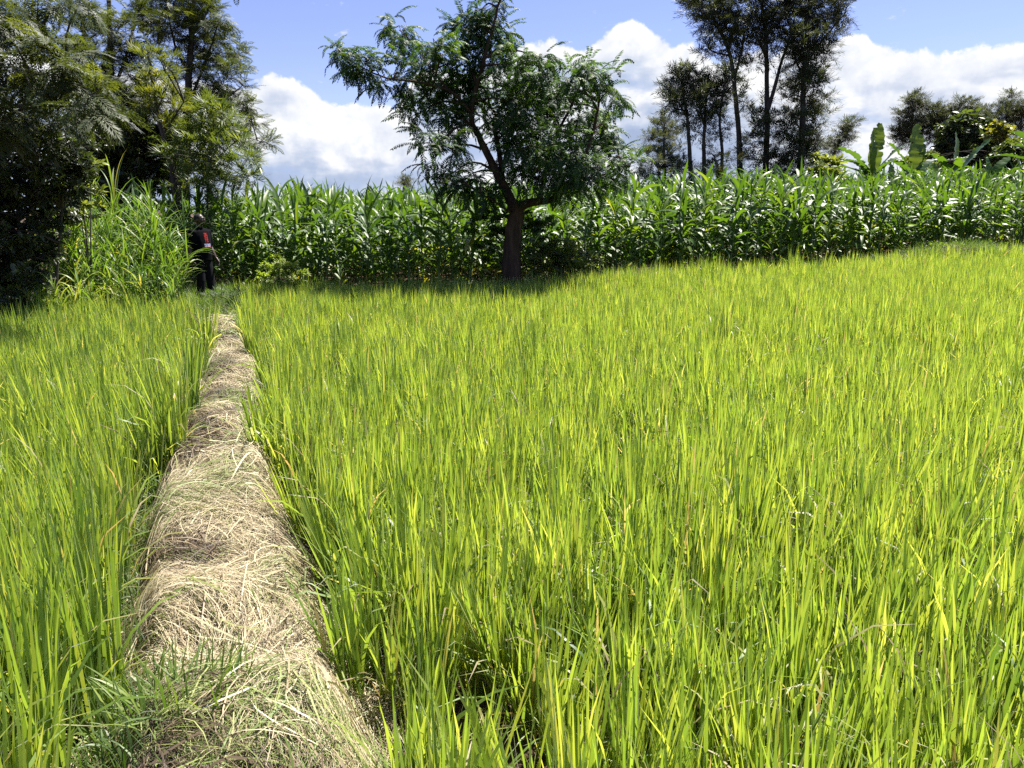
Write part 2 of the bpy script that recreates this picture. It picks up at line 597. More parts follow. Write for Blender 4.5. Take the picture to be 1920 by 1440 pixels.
def plain_mat(name, stops, scale=8.0, rough=0.85, detail=6.0, bump=0.0, stretch=(1, 1, 1), spec=0.3, coord='Object', bump_dist=0.02):
    m = bpy.data.materials.new(name)
    m.use_nodes = True
    t = m.node_tree
    nt = NT(t)
    b = t.nodes['Principled BSDF']
    tc = nt.node('ShaderNodeTexCoord')
    mp = nt.node('ShaderNodeMapping'); mp.inputs['Scale'].default_value = stretch
    t.links.new(tc.outputs[coord], mp.inputs[0])
    nz = nt.noise(mp.outputs[0], scale, detail, 0.62)
    c = nt.ramp(nz.outputs['Fac'], stops)
    t.links.new(c, b.inputs['Base Color'])
    b.inputs['Roughness'].default_value = rough
    b.inputs['Specular IOR Level'].default_value = spec
    if bump:
        bp = nt.node('ShaderNodeBump'); bp.inputs['Strength'].default_value = bump; bp.inputs['Distance'].default_value = bump_dist
        t.links.new(nz.outputs['Fac'], bp.inputs['Height']); t.links.new(bp.outputs[0], b.inputs['Normal'])
    return m


M_rice = leaf_mat('rice_leaf', [(0.0, (0.074, 0.15, 0.028)), (0.35, (0.182, 0.285, 0.045)), (0.6, (0.292, 0.375, 0.065)),
 (0.8, (0.37, 0.39, 0.11)), (0.92, (0.42, 0.36, 0.20)), (1.0, (0.29, 0.22, 0.12))],
                  trans=0.55, tcol=(2.03, 1.8, 0.95), rough=0.45, gloss=0.85, vary=0.22)
M_corn = leaf_mat('maize_leaf', [(0.0, (0.034, 0.078, 0.020)), (0.5, (0.064, 0.126, 0.026)), (0.85, (0.135, 0.205, 0.035)), (1.0, (0.30, 0.28, 0.08))],
                  trans=0.36, tcol=(2.3, 2.2, 0.5), rough=0.44, gloss=0.68, vary=0.35)
M_napier = leaf_mat('elephant_grass_leaf', [(0.0, (0.06, 0.125, 0.026)), (0.5, (0.125, 0.21, 0.036)), (0.8, (0.22, 0.29, 0.055)), (1.0, (0.36, 0.31, 0.13))],
                    trans=0.45, tcol=(1.8, 1.8, 0.6), rough=0.4, gloss=0.7, vary=0.2)
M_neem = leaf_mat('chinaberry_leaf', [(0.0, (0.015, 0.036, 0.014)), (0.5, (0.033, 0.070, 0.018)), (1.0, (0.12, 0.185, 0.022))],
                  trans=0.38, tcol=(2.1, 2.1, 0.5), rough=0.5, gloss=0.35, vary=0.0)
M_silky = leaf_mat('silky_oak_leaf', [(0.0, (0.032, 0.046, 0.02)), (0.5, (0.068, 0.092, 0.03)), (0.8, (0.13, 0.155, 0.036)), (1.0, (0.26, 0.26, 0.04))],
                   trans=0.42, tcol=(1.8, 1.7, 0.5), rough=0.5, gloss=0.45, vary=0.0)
M_far = leaf_mat('far_tree_leaf', [(0.0, (0.036, 0.044, 0.030)), (0.5, (0.066, 0.080, 0.046)), (0.8, (0.105, 0.118, 0.055)), (1.0, (0.16, 0.14, 0.05))],
                 trans=0.34, tcol=(1.5, 1.5, 0.6), rough=0.55, gloss=0.4, vary=0.0)
M_broad = leaf_mat('broad_leaf', [(0.0, (0.045, 0.072, 0.022)), (0.5, (0.095, 0.138, 0.035)), (1.0, (0.22, 0.27, 0.06))],
                   trans=0.42, tcol=(1.75, 1.6, 0.6), rough=0.42, gloss=0.7, vary=0.1)
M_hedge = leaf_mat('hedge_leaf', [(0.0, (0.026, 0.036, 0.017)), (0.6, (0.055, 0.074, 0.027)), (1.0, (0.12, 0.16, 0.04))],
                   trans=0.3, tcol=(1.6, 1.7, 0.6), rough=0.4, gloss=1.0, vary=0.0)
M_weed = leaf_mat('weed_leaf', [(0.0, (0.05, 0.09, 0.02)), (0.5, (0.10, 0.17, 0.03)), (1.0, (0.24, 0.30, 0.05))],
                  trans=0.45, tcol=(1.5, 1.6, 0.6), rough=0.5, gloss=0.9, vary=0.2)
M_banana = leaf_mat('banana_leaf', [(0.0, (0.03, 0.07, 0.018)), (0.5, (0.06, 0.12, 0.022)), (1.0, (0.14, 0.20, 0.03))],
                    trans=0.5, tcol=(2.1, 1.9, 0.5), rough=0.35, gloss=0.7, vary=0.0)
M_yellow = leaf_mat('yellow_leaf', [(0.0, (0.08, 0.11, 0.02)), (1.0, (0.22, 0.22, 0.03))], trans=0.5, tcol=(1.5, 1.4, 0.5), rough=0.5, gloss=0.8, vary=0.0)
M_straw = leaf_mat('straw', [(0.0, (0.045, 0.03, 0.02)), (0.2, (0.16, 0.115, 0.07)), (0.45, (0.39, 0.315, 0.195)), (0.7, (0.60, 0.53, 0.37)),
 (0.85, (0.28, 0.30, 0.10)), (1.0, (0.11, 0.18, 0.035))], trans=0.18, tcol=(1.1, 1.0, 0.8), rough=0.5, gloss=0.5, vary=0.0)
M_bark = plain_mat('brown_bark', [(0.3, (0.018, 0.012, 0.008)), (0.55, (0.055, 0.035, 0.024)), (0.78, (0.13, 0.085, 0.055))], 9.0, 0.9, 8.0, 0.9, (1, 1, 0.16), 0.2, 'Object', 0.03)
M_greybark = plain_mat('grey_bark', [(0.3, (0.03, 0.026, 0.022)), (0.6, (0.075, 0.066, 0.056)), (0.8, (0.14, 0.125, 0.105))], 7.0, 0.9, 6.0, 0.6, (1, 1, 0.25), 0.2, 'Object', 0.03)
M_stem = plain_mat('maize_stalk', [(0.3, (0.04, 0.09, 0.02)), (0.7, (0.10, 0.17, 0.04))], 6.0, 0.5, 3.0, 0.0, (1, 1, 0.3), 0.5)
M_bstem = plain_mat('banana_stem', [(0.3, (0.05, 0.07, 0.025)), (0.6, (0.12, 0.13, 0.05)), (0.8, (0.16, 0.10, 0.05))], 5.0, 0.5, 5.0, 0.0, (1, 1, 0.3), 0.4)
M_soil = plain_mat('soil', [(0.25, (0.028, 0.019, 0.012)), (0.5, (0.075, 0.05, 0.032)), (0.75, (0.14, 0.10, 0.065))], 5.0, 0.95, 10.0, 0.7, (1, 1, 1), 0.2, 'Object', 0.04)
M_mulch = plain_mat('mulch_bed', [(0.25, (0.05, 0.034, 0.02)), (0.5, (0.15, 0.105, 0.065)), (0.75, (0.30, 0.24, 0.15))], 26.0, 0.95, 8.0, 0.8, (1, 1, 1), 0.2, 'Object', 0.02)


# ================================================================== THE SETTING
def axis(parts):
    return np.unique(np.round(np.concatenate([np.linspace(a, b, n) for a, b, n in parts]), 4))


def build_ground():
    xs = axis([(-900, -40, 12), (-40, -8, 20), (-8, 2.5, 176), (2.5, 22, 60), (22, 60, 16), (60, 900, 12)])
    ys = axis([(-900, -20, 10), (-20, -3, 12), (-3, 15.5, 230), (15.5, 45, 60), (45, 120, 14), (120, 1500, 12)])
    X, Y = np.meshgrid(xs, ys)
    Z = ground_h(X, Y)
    nx, ny = len(xs), len(ys)
    i = np.arange(nx * ny).reshape(ny, nx)
    Q = np.stack([i[:-1, :-1], i[:-1, 1:], i[1:, 1:], i[1:, :-1]], -1).reshape(-1, 4)
    s = Soup(); s.add(np.stack([X, Y, Z], -1), Q)
    tag(s.build('ground', M_soil), kind='structure')
    # the trodden top of the bund, a sheet that follows the ground
    ys = np.linspace(-3, 14.6, 260); us = np.linspace(-1.05, 1.05, 26)
    Y, U = np.meshgrid(ys, us, indexing='ij')
    X = path_mid(Y) + U * path_half(Y)
    Z = ground_h(X, Y) + 0.008
    i = np.arange(X.size).reshape(X.shape)
    Q = np.stack([i[:-1, :-1], i[:-1, 1:], i[1:, 1:], i[1:, :-1]], -1).reshape(-1, 4)
    s = Soup(); s.add(np.stack([X, Y, Z], -1), Q)
    tag(s.build('path', M_mulch), kind='structure')


build_ground()


def scatter(name, pts, rot, scl, idx, meshes, label, cat):
    """stuff: one object whose points carry small clump meshes (geometry nodes)"""
    src = bpy.data.collections.new(name + '_clumps')
    for k, me in enumerate(meshes):
        src.objects.link(bpy.data.objects.new('%s_clump_%02d' % (name, k), me))
    n = len(pts)
    me = bpy.data.meshes.new(name)
    me.vertices.add(n)
    me.vertices.foreach_set('co', np.asarray(pts, np.float32).ravel())
    a = me.attributes.new('rot', 'FLOAT_VECTOR', 'POINT'); a.data.foreach_set('vector', np.asarray(rot, np.float32).ravel())
    a = me.attributes.new('scl', 'FLOAT_VECTOR', 'POINT'); a.data.foreach_set('vector', np.asarray(scl, np.float32).ravel())
    a = me.attributes.new('pick', 'INT', 'POINT'); a.data.foreach_set('value', np.asarray(idx, np.int32))
    me.update()
    o = link(name, me)
    g = bpy.data.node_groups.new(name + '_nodes', 'GeometryNodeTree')
    g.interface.new_socket('Geometry', in_out='INPUT', socket_type='NodeSocketGeometry')
    g.interface.new_socket('Geometry', in_out='OUTPUT', socket_type='NodeSocketGeometry')
    gi = g.nodes.new('NodeGroupInput'); go = g.nodes.new('NodeGroupOutput')
    ci = g.nodes.new('GeometryNodeCollectionInfo'); ci.inputs['Collection'].default_value = src
    ci.inputs['Separate Children'].default_value = True; ci.inputs['Reset Children'].default_value = True
    ip = g.nodes.new('GeometryNodeInstanceOnPoints'); ip.inputs['Pick Instance'].default_value = True

    def attr(nm, ty):
        x = g.nodes.new('GeometryNodeInputNamedAttribute'); x.data_type = ty; x.inputs['Name'].default_value = nm
        return x.outputs['Attribute']
    g.links.new(gi.outputs[0], ip.inputs['Points'])
    g.links.new(ci.outputs[0], ip.inputs['Instance'])
    g.links.new(attr('pick', 'INT'), ip.inputs['Instance Index'])
    e = g.nodes.new('FunctionNodeEulerToRotation')
    g.links.new(attr('rot', 'FLOAT_VECTOR'), e.inputs[0])
    g.links.new(e.outputs[0], ip.inputs['Rotation'])
    g.links.new(attr('scl', 'FLOAT_VECTOR'), ip.inputs['Scale'])
    g.links.new(ip.outputs[0], go.inputs[0])
    md = o.modifiers.new('scatter', 'NODES'); md.node_group = g
    return tag(o, label, cat, kind='stuff')


# ------------------------------------------------------------------ rice
def rice_clump(seed, edge=False, arch=0.07):
    r = np.random.default_rng(seed)
    s = Soup()
    n = 48
    rad = 0.060 * np.sqrt(r.random(n)); a = r.random(n) * 2 * PI
    base = np.stack([rad * np.cos(a), rad * np.sin(a), np.zeros(n)], 1)
    az = a + r.normal(0, 0.9, n)
    lean = np.abs(r.normal(0.05, 0.09, n)); bend = np.abs(r.normal(0.05, 0.16, n))
    L = r.uniform(0.38, 0.74, n)
    k = r.random(n)
    far = k < arch                                     # a few blades arch right over
    bend = np.where(far, r.uniform(0.9, 2.1, n), bend)
    L = np.where(far, L * 1.0, L)
    tint = np.clip(r.normal(0.37, 0.15, n), 0, 0.70)
    d = r.random(n)
    tint = np.where(d < 0.04, r.uniform(0.76, 0.98, n), tint)
    bend = np.where(d < 0.03, r.uniform(1.0, 2.3, n), bend)
    w = r.uniform(0.0075, 0.0165, n)
    s.add(*blades(base, az, lean, bend, L, w, 5, 1.8, twist=r.normal(0, 0.6, n), tint=tint,
                  prof=np.interp(np.linspace(0, 1, 6), [0, .3, .65, .85, 1], [.5, .85, 1, .6, .03])))
    # short yellowed leaves near the foot
    n = 14
    a = r.random(n) * 2 * PI
    base = np.stack([0.03 * np.cos(a), 0.03 * np.sin(a), r.uniform(0.02, 0.12, n)], 1)
    s.add(*blades(base, a, r.uniform(0.3, 0.7, n), r.uniform(0.5, 1.8, n), r.uniform(0.14, 0.32, n), r.uniform(0.004, 0.008, n), 4, 1.2,
                  twist=r.normal(0, 0.6, n), tint=r.choice([0.3, 0.5, 0.78, 0.95], n)))
    return s.mesh('rice_clump', M_rice)


rice_meshes = [rice_clump(100 + k, arch=0.05 if k % 3 else 0.14) for k in range(14)]


def paddy(name, xr, yr, inside, label):
    g = 0.16
    xs = np.arange(xr[0], xr[1], g); ys = np.arange(yr[0], yr[1], g)
    X, Y = np.meshgrid(xs, ys)
    X = (X + rng.uniform(-.07, .07, X.shape)).ravel(); Y = (Y + rng.uniform(-.07, .07, Y.shape)).ravel()
    k = inside(X, Y)
    # only what the camera or a step to its side can see
    k &= np.abs(X) < 1.2 + 0.80 * np.maximum(Y, 0)
    gap = vnoise(X * 1.3 + 20, Y * 1.3 + 3)
    k &= ~((gap < 0.16) & (rng.random(len(X)) < 0.5))
    X, Y = X[k], Y[k]
    n = len(X)
    z = ground_h(X, Y) - 0.01
    vig = vnoise(X * 0.55 + 40, Y * 0.55)
    size = 0.82 + 0.28 * vig + rng.normal(0, 0.09, n)
    ax = 0.20 * (vnoise(X * 0.9 + 11, Y * 0.9 + 5) - 0.5); ay = 0.24 * (vnoise(X * 0.9 + 47, Y * 0.9 + 29) - 0.45)
    rot = np.stack([ax + rng.normal(0, 0.07, n), ay + rng.normal(0.02, 0.07, n), rng.random(n) * 6.28], 1)
    scl = np.stack([np.full(n, 1.0), np.full(n, 1.0), size], 1)
    return scatter(name, np.stack([X, Y, z], 1), rot, scl, rng.integers(0, len(rice_meshes), n), rice_meshes, label, 'rice')


paddy('rice_crop', (-7, 19), (-0.6, 20.0),
      lambda x, y: (x > path_mid(y) + path_half(y) - 0.01 + 0.26 * (vnoise(y * 2.1 + 3, y * 0) - 0.5)) & (y < far_edge(x) - 0.15 + 0.25 * (vnoise(x * 1.5, x * 0 + 3) - .5)),
      'bright yellow green rice filling the wide paddy right of the straw path')
paddy('rice_crop', (-11, 1), (-0.6, 11.2),
      lambda x, y: (x < path_mid(y) - path_half(y) + 0.0 + 0.34 * (vnoise(y * 1.9 + 33, y * 0) - 0.5)) & (y < FIELD_END_L - 0.1),
      'bright green rice in the narrow paddy left of the straw path')


# ------------------------------------------------------------------ dry straw on the bund
def build_straw():
    s = Soup()

    def lay(n, y0, y1, wmin, wmax, lmin, lmax, lift, upow=1.0, seg=5):
        y = y0 + (y1 - y0) * rng.random(n)
        u = np.clip(rng.normal(0, 0.72, n), -1.45, 1.45) * (0.85 + 0.5 * vnoise(y * 2.2 + 50, y * 0 + 2))
        x = path_mid(y) + u * path_half(y)
        a = vnoise(x * 1.9 + 3, y * 1.9) * 9.0 + rng.normal(0, 0.55, n)
        L = rng.uniform(lmin, lmax, n); curl = rng.normal(0, 0.7, n) + 2.0 * (vnoise(x * 2.3 + 9, y * 2.3) - 0.5)
        t = np.linspace(-0.5, 0.5, seg + 1)
        ang = a[:, None] + curl[:, None] * t[None]
        st = (L / seg)[:, None]
        px = x[:, None] + np.cumsum(np.cos(ang) * st, 1) - 0.5 * np.cos(a)[:, None] * L[:, None]
        py = y[:, None] + np.cumsum(np.sin(ang) * st, 1) - 0.5 * np.sin(a)[:, None] * L[:, None]
        z = ground_h(px, py)
        hl = lift * rng.random(n) ** 1.5 + 0.008
        arch = rng.random(n) ** 3 * 0.07
        z = z + hl[:, None] + arch[:, None] * np.sin((t + 0.5) * PI)[None] + rng.normal(0, 0.006, (n, 1)) * t[None] * 6
        w = rng.uniform(wmin, wmax, n)
        pw = np.interp(t, [-.5, -.3, .3, .5], [0.7, 1, 0.9, 0.2])
        nxv, nyv = -np.sin(ang), np.cos(ang)
        hw = (w[:, None] * pw[None] * 0.5)
        tl = rng.normal(0, 0.5, n)[:, None]
        A = np.stack([px + nxv * hw, py + nyv * hw, z + tl * hw], -1)
        B = np.stack([px - nxv * hw, py - nyv * hw, z - tl * hw], -1)
        V = np.stack([A, B], 2).reshape(-1, 3)
        vn = 2 * (seg + 1)
        q = np.array([[2 * i, 2 * i + 1, 2 * i + 3, 2 * i + 2] for i in range(seg)])
        Q = (q[None] + (np.arange(n) * vn)[:, None, None]).reshape(-1, 4)
        patch = vnoise(x * 3.4 + 31, y * 2.4 + 11)
        tint = np.clip(rng.normal(0.52, 0.15, n) - 0.50 * smoothstep(patch, 0.50, 0.70) + 0.06 * (rng.random(n) < .2), 0.02, 0.74)
        green = rng.random(n) < 0.10 + 0.45 * smoothstep(vnoise(x * 2.9 + 5, y * 1.9 + 17), 0.5, 0.85)
        tint = np.where(green, rng.uniform(0.82, 1.0, n), tint)
        s.add(V, Q, np.repeat(tint, vn))
    lay(66000, -0.3, 4.6, 0.0010, 0.0026, 0.08, 0.36, 0.055, seg=6)
    lay(3600, 0.2, 5.5, 0.003, 0.0065, 0.2, 0.55, 0.085)
    lay(30000, 4.6, 9.0, 0.0022, 0.0045, 0.14, 0.45, 0.06, seg=4)
    lay(14000, 9.0, 14.6, 0.004, 0.008, 0.15, 0.45, 0.06, seg=4)
    tag(s.build('cut_straw', M_straw), 'dry pale straw strewn in mounds along the narrow path', 'straw', kind='stuff')


build_straw()


def grass_mesh(n, rad, hmin, hmax, wmin, wmax, mat, lean=0.5, bend=0.9, tint=0.5, seed=0, el=1.0):
    r = np.random.default_rng(seed)
    s = Soup()
    a = r.random(n) * 2 * PI; q = rad * np.sqrt(r.random(n))
    base = np.stack([q * np.cos(a) * el, q * np.sin(a), np.zeros(n)], 1)
    s.add(*blades(base, a + r.normal(0, 0.8, n), np.abs(r.normal(0.15, lean * 0.6, n)), np.abs(r.normal(bend * 0.6, bend * 0.6, n)),
                  r.uniform(hmin, hmax, n), r.uniform(wmin, wmax, n), 5, 1.3, twist=r.normal(0, 0.6, n), tint=np.clip(r.normal(tint, 0.2, n), 0, 1)))
    return s.mesh('grass', mat)


def turf(name, pts, meshes, smin, smax, label, cat='grass'):
    n = len(pts)
    pts = np.asarray(pts)
    p = np.stack([pts[:, 0], pts[:, 1], ground_h(pts[:, 0], pts[:, 1]) - 0.005], 1)
    rot = np.stack([rng.normal(0, .08, n), rng.normal(0, .08, n), rng.random(n) * 6.28], 1)
    k = rng.uniform(smin, smax, n)
    return scatter(name, p, rot, np.stack([k, k, k], 1), rng.integers(0, len(meshes), n), meshes, label, cat)


short_grass = [grass_mesh(26, 0.05, 0.05, 0.16, 0.003, 0.006, M_weed, 0.8, 1.0, 0.45, 300 + k) for k in range(5)]
# green shoots coming through the straw
y = rng.uniform(0.4, 14, 900); u = rng.uniform(-1.2, 1.2, 900); x = path_mid(y) + u * path_half(y)
k = (vnoise(x * 2.9 + 5, y * 1.9 + 17) > 0.6) | (np.abs(u) > 0.95)
turf('path_grass', np.stack([x[k], y[k]], 1), short_grass, 0.6, 1.1, 'short green grass shoots growing through the straw on the path')
# longer weeds and fallen blades along both feet of the bund
edge_tufts = [grass_mesh(22, 0.07, 0.10, 0.38, 0.004, 0.009, M_weed, 0.9, 1.3, 0.35 + 0.15 * (k % 3), 310 + k) for k in range(5)]
y = rng.uniform(0.3, 13.5, 620); sd_ = rng.choice([-1.0, 1.0], 620); x = path_mid(y) + sd_ * (path_half(y) * rng.uniform(0.82, 1.12, 620) + 0.02)
k = vnoise(x * 2 + 9, y * 1.3 + 21) > 0.42
turf('edge_weeds', np.stack([x[k], y[k]], 1), edge_tufts, 0.5, 1.0, 'straggling weeds and fallen blades along both edges of the path')
# rough grass along the far edges of the paddies and at the foot of the maize
rough = [grass_mesh(34, 0.09, 0.12, 0.42, 0.004, 0.010, M_weed, 0.8, 1.2, 0.45 + 0.1 * (k % 3), 320 + k) for k in range(6)]
pp = []
for _ in range(1700):
    xx = rng.uniform(-7.5, 16); yy = far_edge(xx) + rng.uniform(-0.1, 1.1)
    pp.append((xx, yy))
for _ in range(700):
    pp.append((rng.uniform(-12, -5.0), rng.uniform(FIELD_END_L - 0.1, FIELD_END_L + 2.6)))
for _ in range(260):
    yy = rng.uniform(11.6, 14.8); pp.append((path_mid(yy) + rng.uniform(-0.9, 0.9), yy))
turf('verge_grass', pp, rough, 0.6, 1.15, 'rough grass and weeds along the far edge of the paddies')
dry = [grass_mesh(40, 0.12, 0.08, 0.26, 0.003, 0.007, M_straw, 1.2, 1.4, 0.5, 340 + k) for k in range(4)]
pp = []
for _ in range(420):
    xx = rng.choice([rng.normal(2.6, 0.5), rng.normal(0.9, .4), rng.normal(10.6, 1.5), rng.normal(10.6, 1.3)]); pp.append((xx, far_edge(xx) + rng.uniform(0.1, 0.95)))
turf('dry_grass', pp, dry, 0.7, 1.3, 'dry pale cut grass lying on the bare bank before the maize')


# ------------------------------------------------------------------ maize
CORN_VAR = 9


def corn_parts(seed):
    r = np.random.default_rng(seed)
    H = r.uniform(1.45, 1.75)
    st = Soup(); lf = Soup()
    bow = r.normal(0, 0.05, 2)
    z = np.linspace(0, H, 8)
    pts = np.stack([bow[0] * (z / H) ** 2, bow[1] * (z / H) ** 2, z], 1)
    st.add(*tube(pts, np.interp(z, [0, H * .7, H], [0.016, 0.012, 0.006]), 6))
    n = 15
    pl = r.random() * PI
    f = np.linspace(0.12, 1.0, n)
    zz = f * H
    base = np.stack([np.interp(zz, z, pts[:, 0]), np.interp(zz, z, pts[:, 1]), zz], 1)
    az = pl + PI * (np.arange(n) % 2) + r.normal(0, 0.35, n)
    top = smoothstep(f, 0.72, 1.0)
    lean = r.uniform(0.35, 0.7, n) * (1 - top) + r.uniform(0.05, 0.35, n) * top
    bend = r.uniform(1.2, 2.4, n) * (1 - top) + r.uniform(0.15, 1.3, n) * top
    L = np.interp(f, [0, .3, .7, 1], [0.5, 0.8, 0.9, 0.62]) * r.uniform(0.85, 1.15, n)
    W = np.interp(f, [0, .3, .7, 1], [0.052, 0.084, 0.096, 0.062]) * r.uniform(0.85, 1.15, n)
    tint = np.clip(r.normal(0.45, 0.16, n), 0, 0.8)
    if r.random() < .5:
        tint[0] = 0.97
    lf.add(*blades(base, az, lean, bend, L, W, 8, 1.15, fold=0.28, twist=r.normal(0, 0.55, n), tint=tint, wave=0.10,
                   prof=np.interp(np.linspace(0, 1, 9), [0, .15, .45, .75, .92, 1], [.45, .8, 1, .72, .3, .02])))
    return st, lf


corn = [corn_parts(500 + k) for k in range(CORN_VAR)]
corn_stalk = [a.mesh('stalk', M_stem) for a, b in corn]
corn_leaves = [b.mesh('leaves', M_corn) for a, b in corn]


def corn_joined(a, b):
    s = Soup()
    for q in (a, b):
        off = s.n
        s.v += q.v; s.t += q.t
        s.q += [x + off for x in q.q]
        s.n += q.n
    return s.mesh('maize_plant', M_corn)


def corn_front(x):
    return far_edge(x) + 1.15 + 0.03 * np.maximum(0, np.asarray(x, float))


corn_pts = []
for row in range(30):
    xs = np.arange(-13.0, 34.0, 0.31)
    for xx in xs:
        x = xx + rng.normal(0, 0.05); y = float(corn_front(xx)) + row * 0.62 + rng.normal(0, 0.06)
        if row > 5 and rng.random() < 0.0:
            continue
        if x < -8.6:
            continue
        if abs(x) > 0.74 * y + 1.0 or rng.random() < 0.04:
            continue
        if y > 33:
            continue
        if math.hypot(x - 0.0, y - 14.6) < 0.9:
            continue
        # the bush by the tree and the one by the path take up room in the front row
        if math.hypot(x - 0.95, y - 15.2) < 0.6:
            continue
        corn_pts.append((x, y, row))
corn_pts = np.array(corn_pts)
in_frame = np.abs(corn_pts[:, 0]) < 0.69 * corn_pts[:, 1]
order = np.lexsort((corn_pts[:, 0], corn_pts[:, 2] + 100 * (~in_frame)))
front = order[:296]
rest = order[296:]


def corn_scale(x, y, n=1):
    s = 1.06 + 0.10 * (vnoise(np.asarray(x) * 0.35 + 3, np.asarray(y) * 0.35) - 0.5) * 2
    return s * (1.0 - 0.12 * smoothstep(np.asarray(x), 4, 12))


def corn_label(x, y, row):
    w = ['front row', 'second row', 'third row', 'fourth row'][int(min(row, 3))]
    if x < -4.6:
        return 'dark green maize plant in the %s around the man in black' % w
    if x < -1.0:
        return 'dark green maize plant in the %s between the man and the dark tree trunk' % w
    if x < 1.6:
        return 'shaded maize plant in the %s behind the dark tree trunk and round bush' % w
    if x < 5.5:
        return 'glossy maize plant in the %s right of the tree below the tall slender trees' % w
    if x < 9.5:
        return 'glossy maize plant in the %s of the field below the banana plants' % w
    return 'glossy maize plant in the %s at the right end of the field' % w


proto = {}
for i in front:
    x, y, row = corn_pts[i]
    k = int(rng.integers(0, CORN_VAR))
    z = float(ground_h(x, y)) - 0.02
    if k not in proto:
        e = empty('maize_plant', (x, y, z), 'maize plant', 'maize')
        proto[k] = [e, link('stalk', corn_stalk[k], e), link('leaves', corn_leaves[k], e)]
    else:
        e = proto[k][0].copy(); col.objects.link(e)
        for ch in proto[k][1:]:
            c = ch.copy(); col.objects.link(c); c.parent = e
    e.location = (x, y, z)
    e.rotation_euler = (rng.normal(0, .05), rng.normal(0, .05), rng.random() * 6.28)
    s = float(corn_scale(x, y)) * rng.uniform(0.84, 1.12)
    e.scale = (s, s, s)
    e['label'] = corn_label(x, y, row)
    e['group'] = 'maize plants: ' + e['label'].replace('maize plant', 'maize')
c = corn_pts[rest]
n = len(c)
s = corn_scale(c[:, 0], c[:, 1]) * rng.uniform(0.84, 1.12, n)
scatter('maize_field', np.stack([c[:, 0], c[:, 1], ground_h(c[:, 0], c[:, 1]) - 0.02], 1),
        np.stack([rng.normal(0, .05, n), rng.normal(0, .05, n), rng.random(n) * 6.28], 1), np.stack([s, s, s], 1),
        rng.integers(0, CORN_VAR, n), [corn_joined(a, b) for a, b in corn], 'dense rows of green maize behind the front rows', 'maize')


# ================================================================== TREES AND SHRUBS
NEEM = [t_pinnate(11, 0.19, 0.062, d, h, 40 + i) for i, (d, h) in enumerate([(1.1, .5), (1.5, .7), (1.9, .9), (0.8, .6), (1.6, .4)])]
FERN = [t_fern(7, 60 + i, 0.05, d) for i, d in enumerate([0.4, 0.8, 1.2])]
SPRAY = [t_spray(20, 0.36, 0.05, 0.85, 70 + i, 0.85) for i in range(5)]
PLUME = [t_spray(9, 0.62, 0.075, 0.5, 80 + i) for i in range(4)]
BROAD = [t_broad(7, 0.6, 0.24, 90 + i) for i in range(4)]
OVAL = [t_broad(6, 0.55, 0.34, 95 + i) for i in range(4)]


def in_ellipsoid(n, hollow=0.45):
    d = rng.normal(size=(n, 3)); d /= np.linalg.norm(d, axis=1, keepdims=True)
    r = (hollow ** 3 + (1 - hollow ** 3) * rng.random(n)) ** (1 / 3)
    return d * r[:, None], d


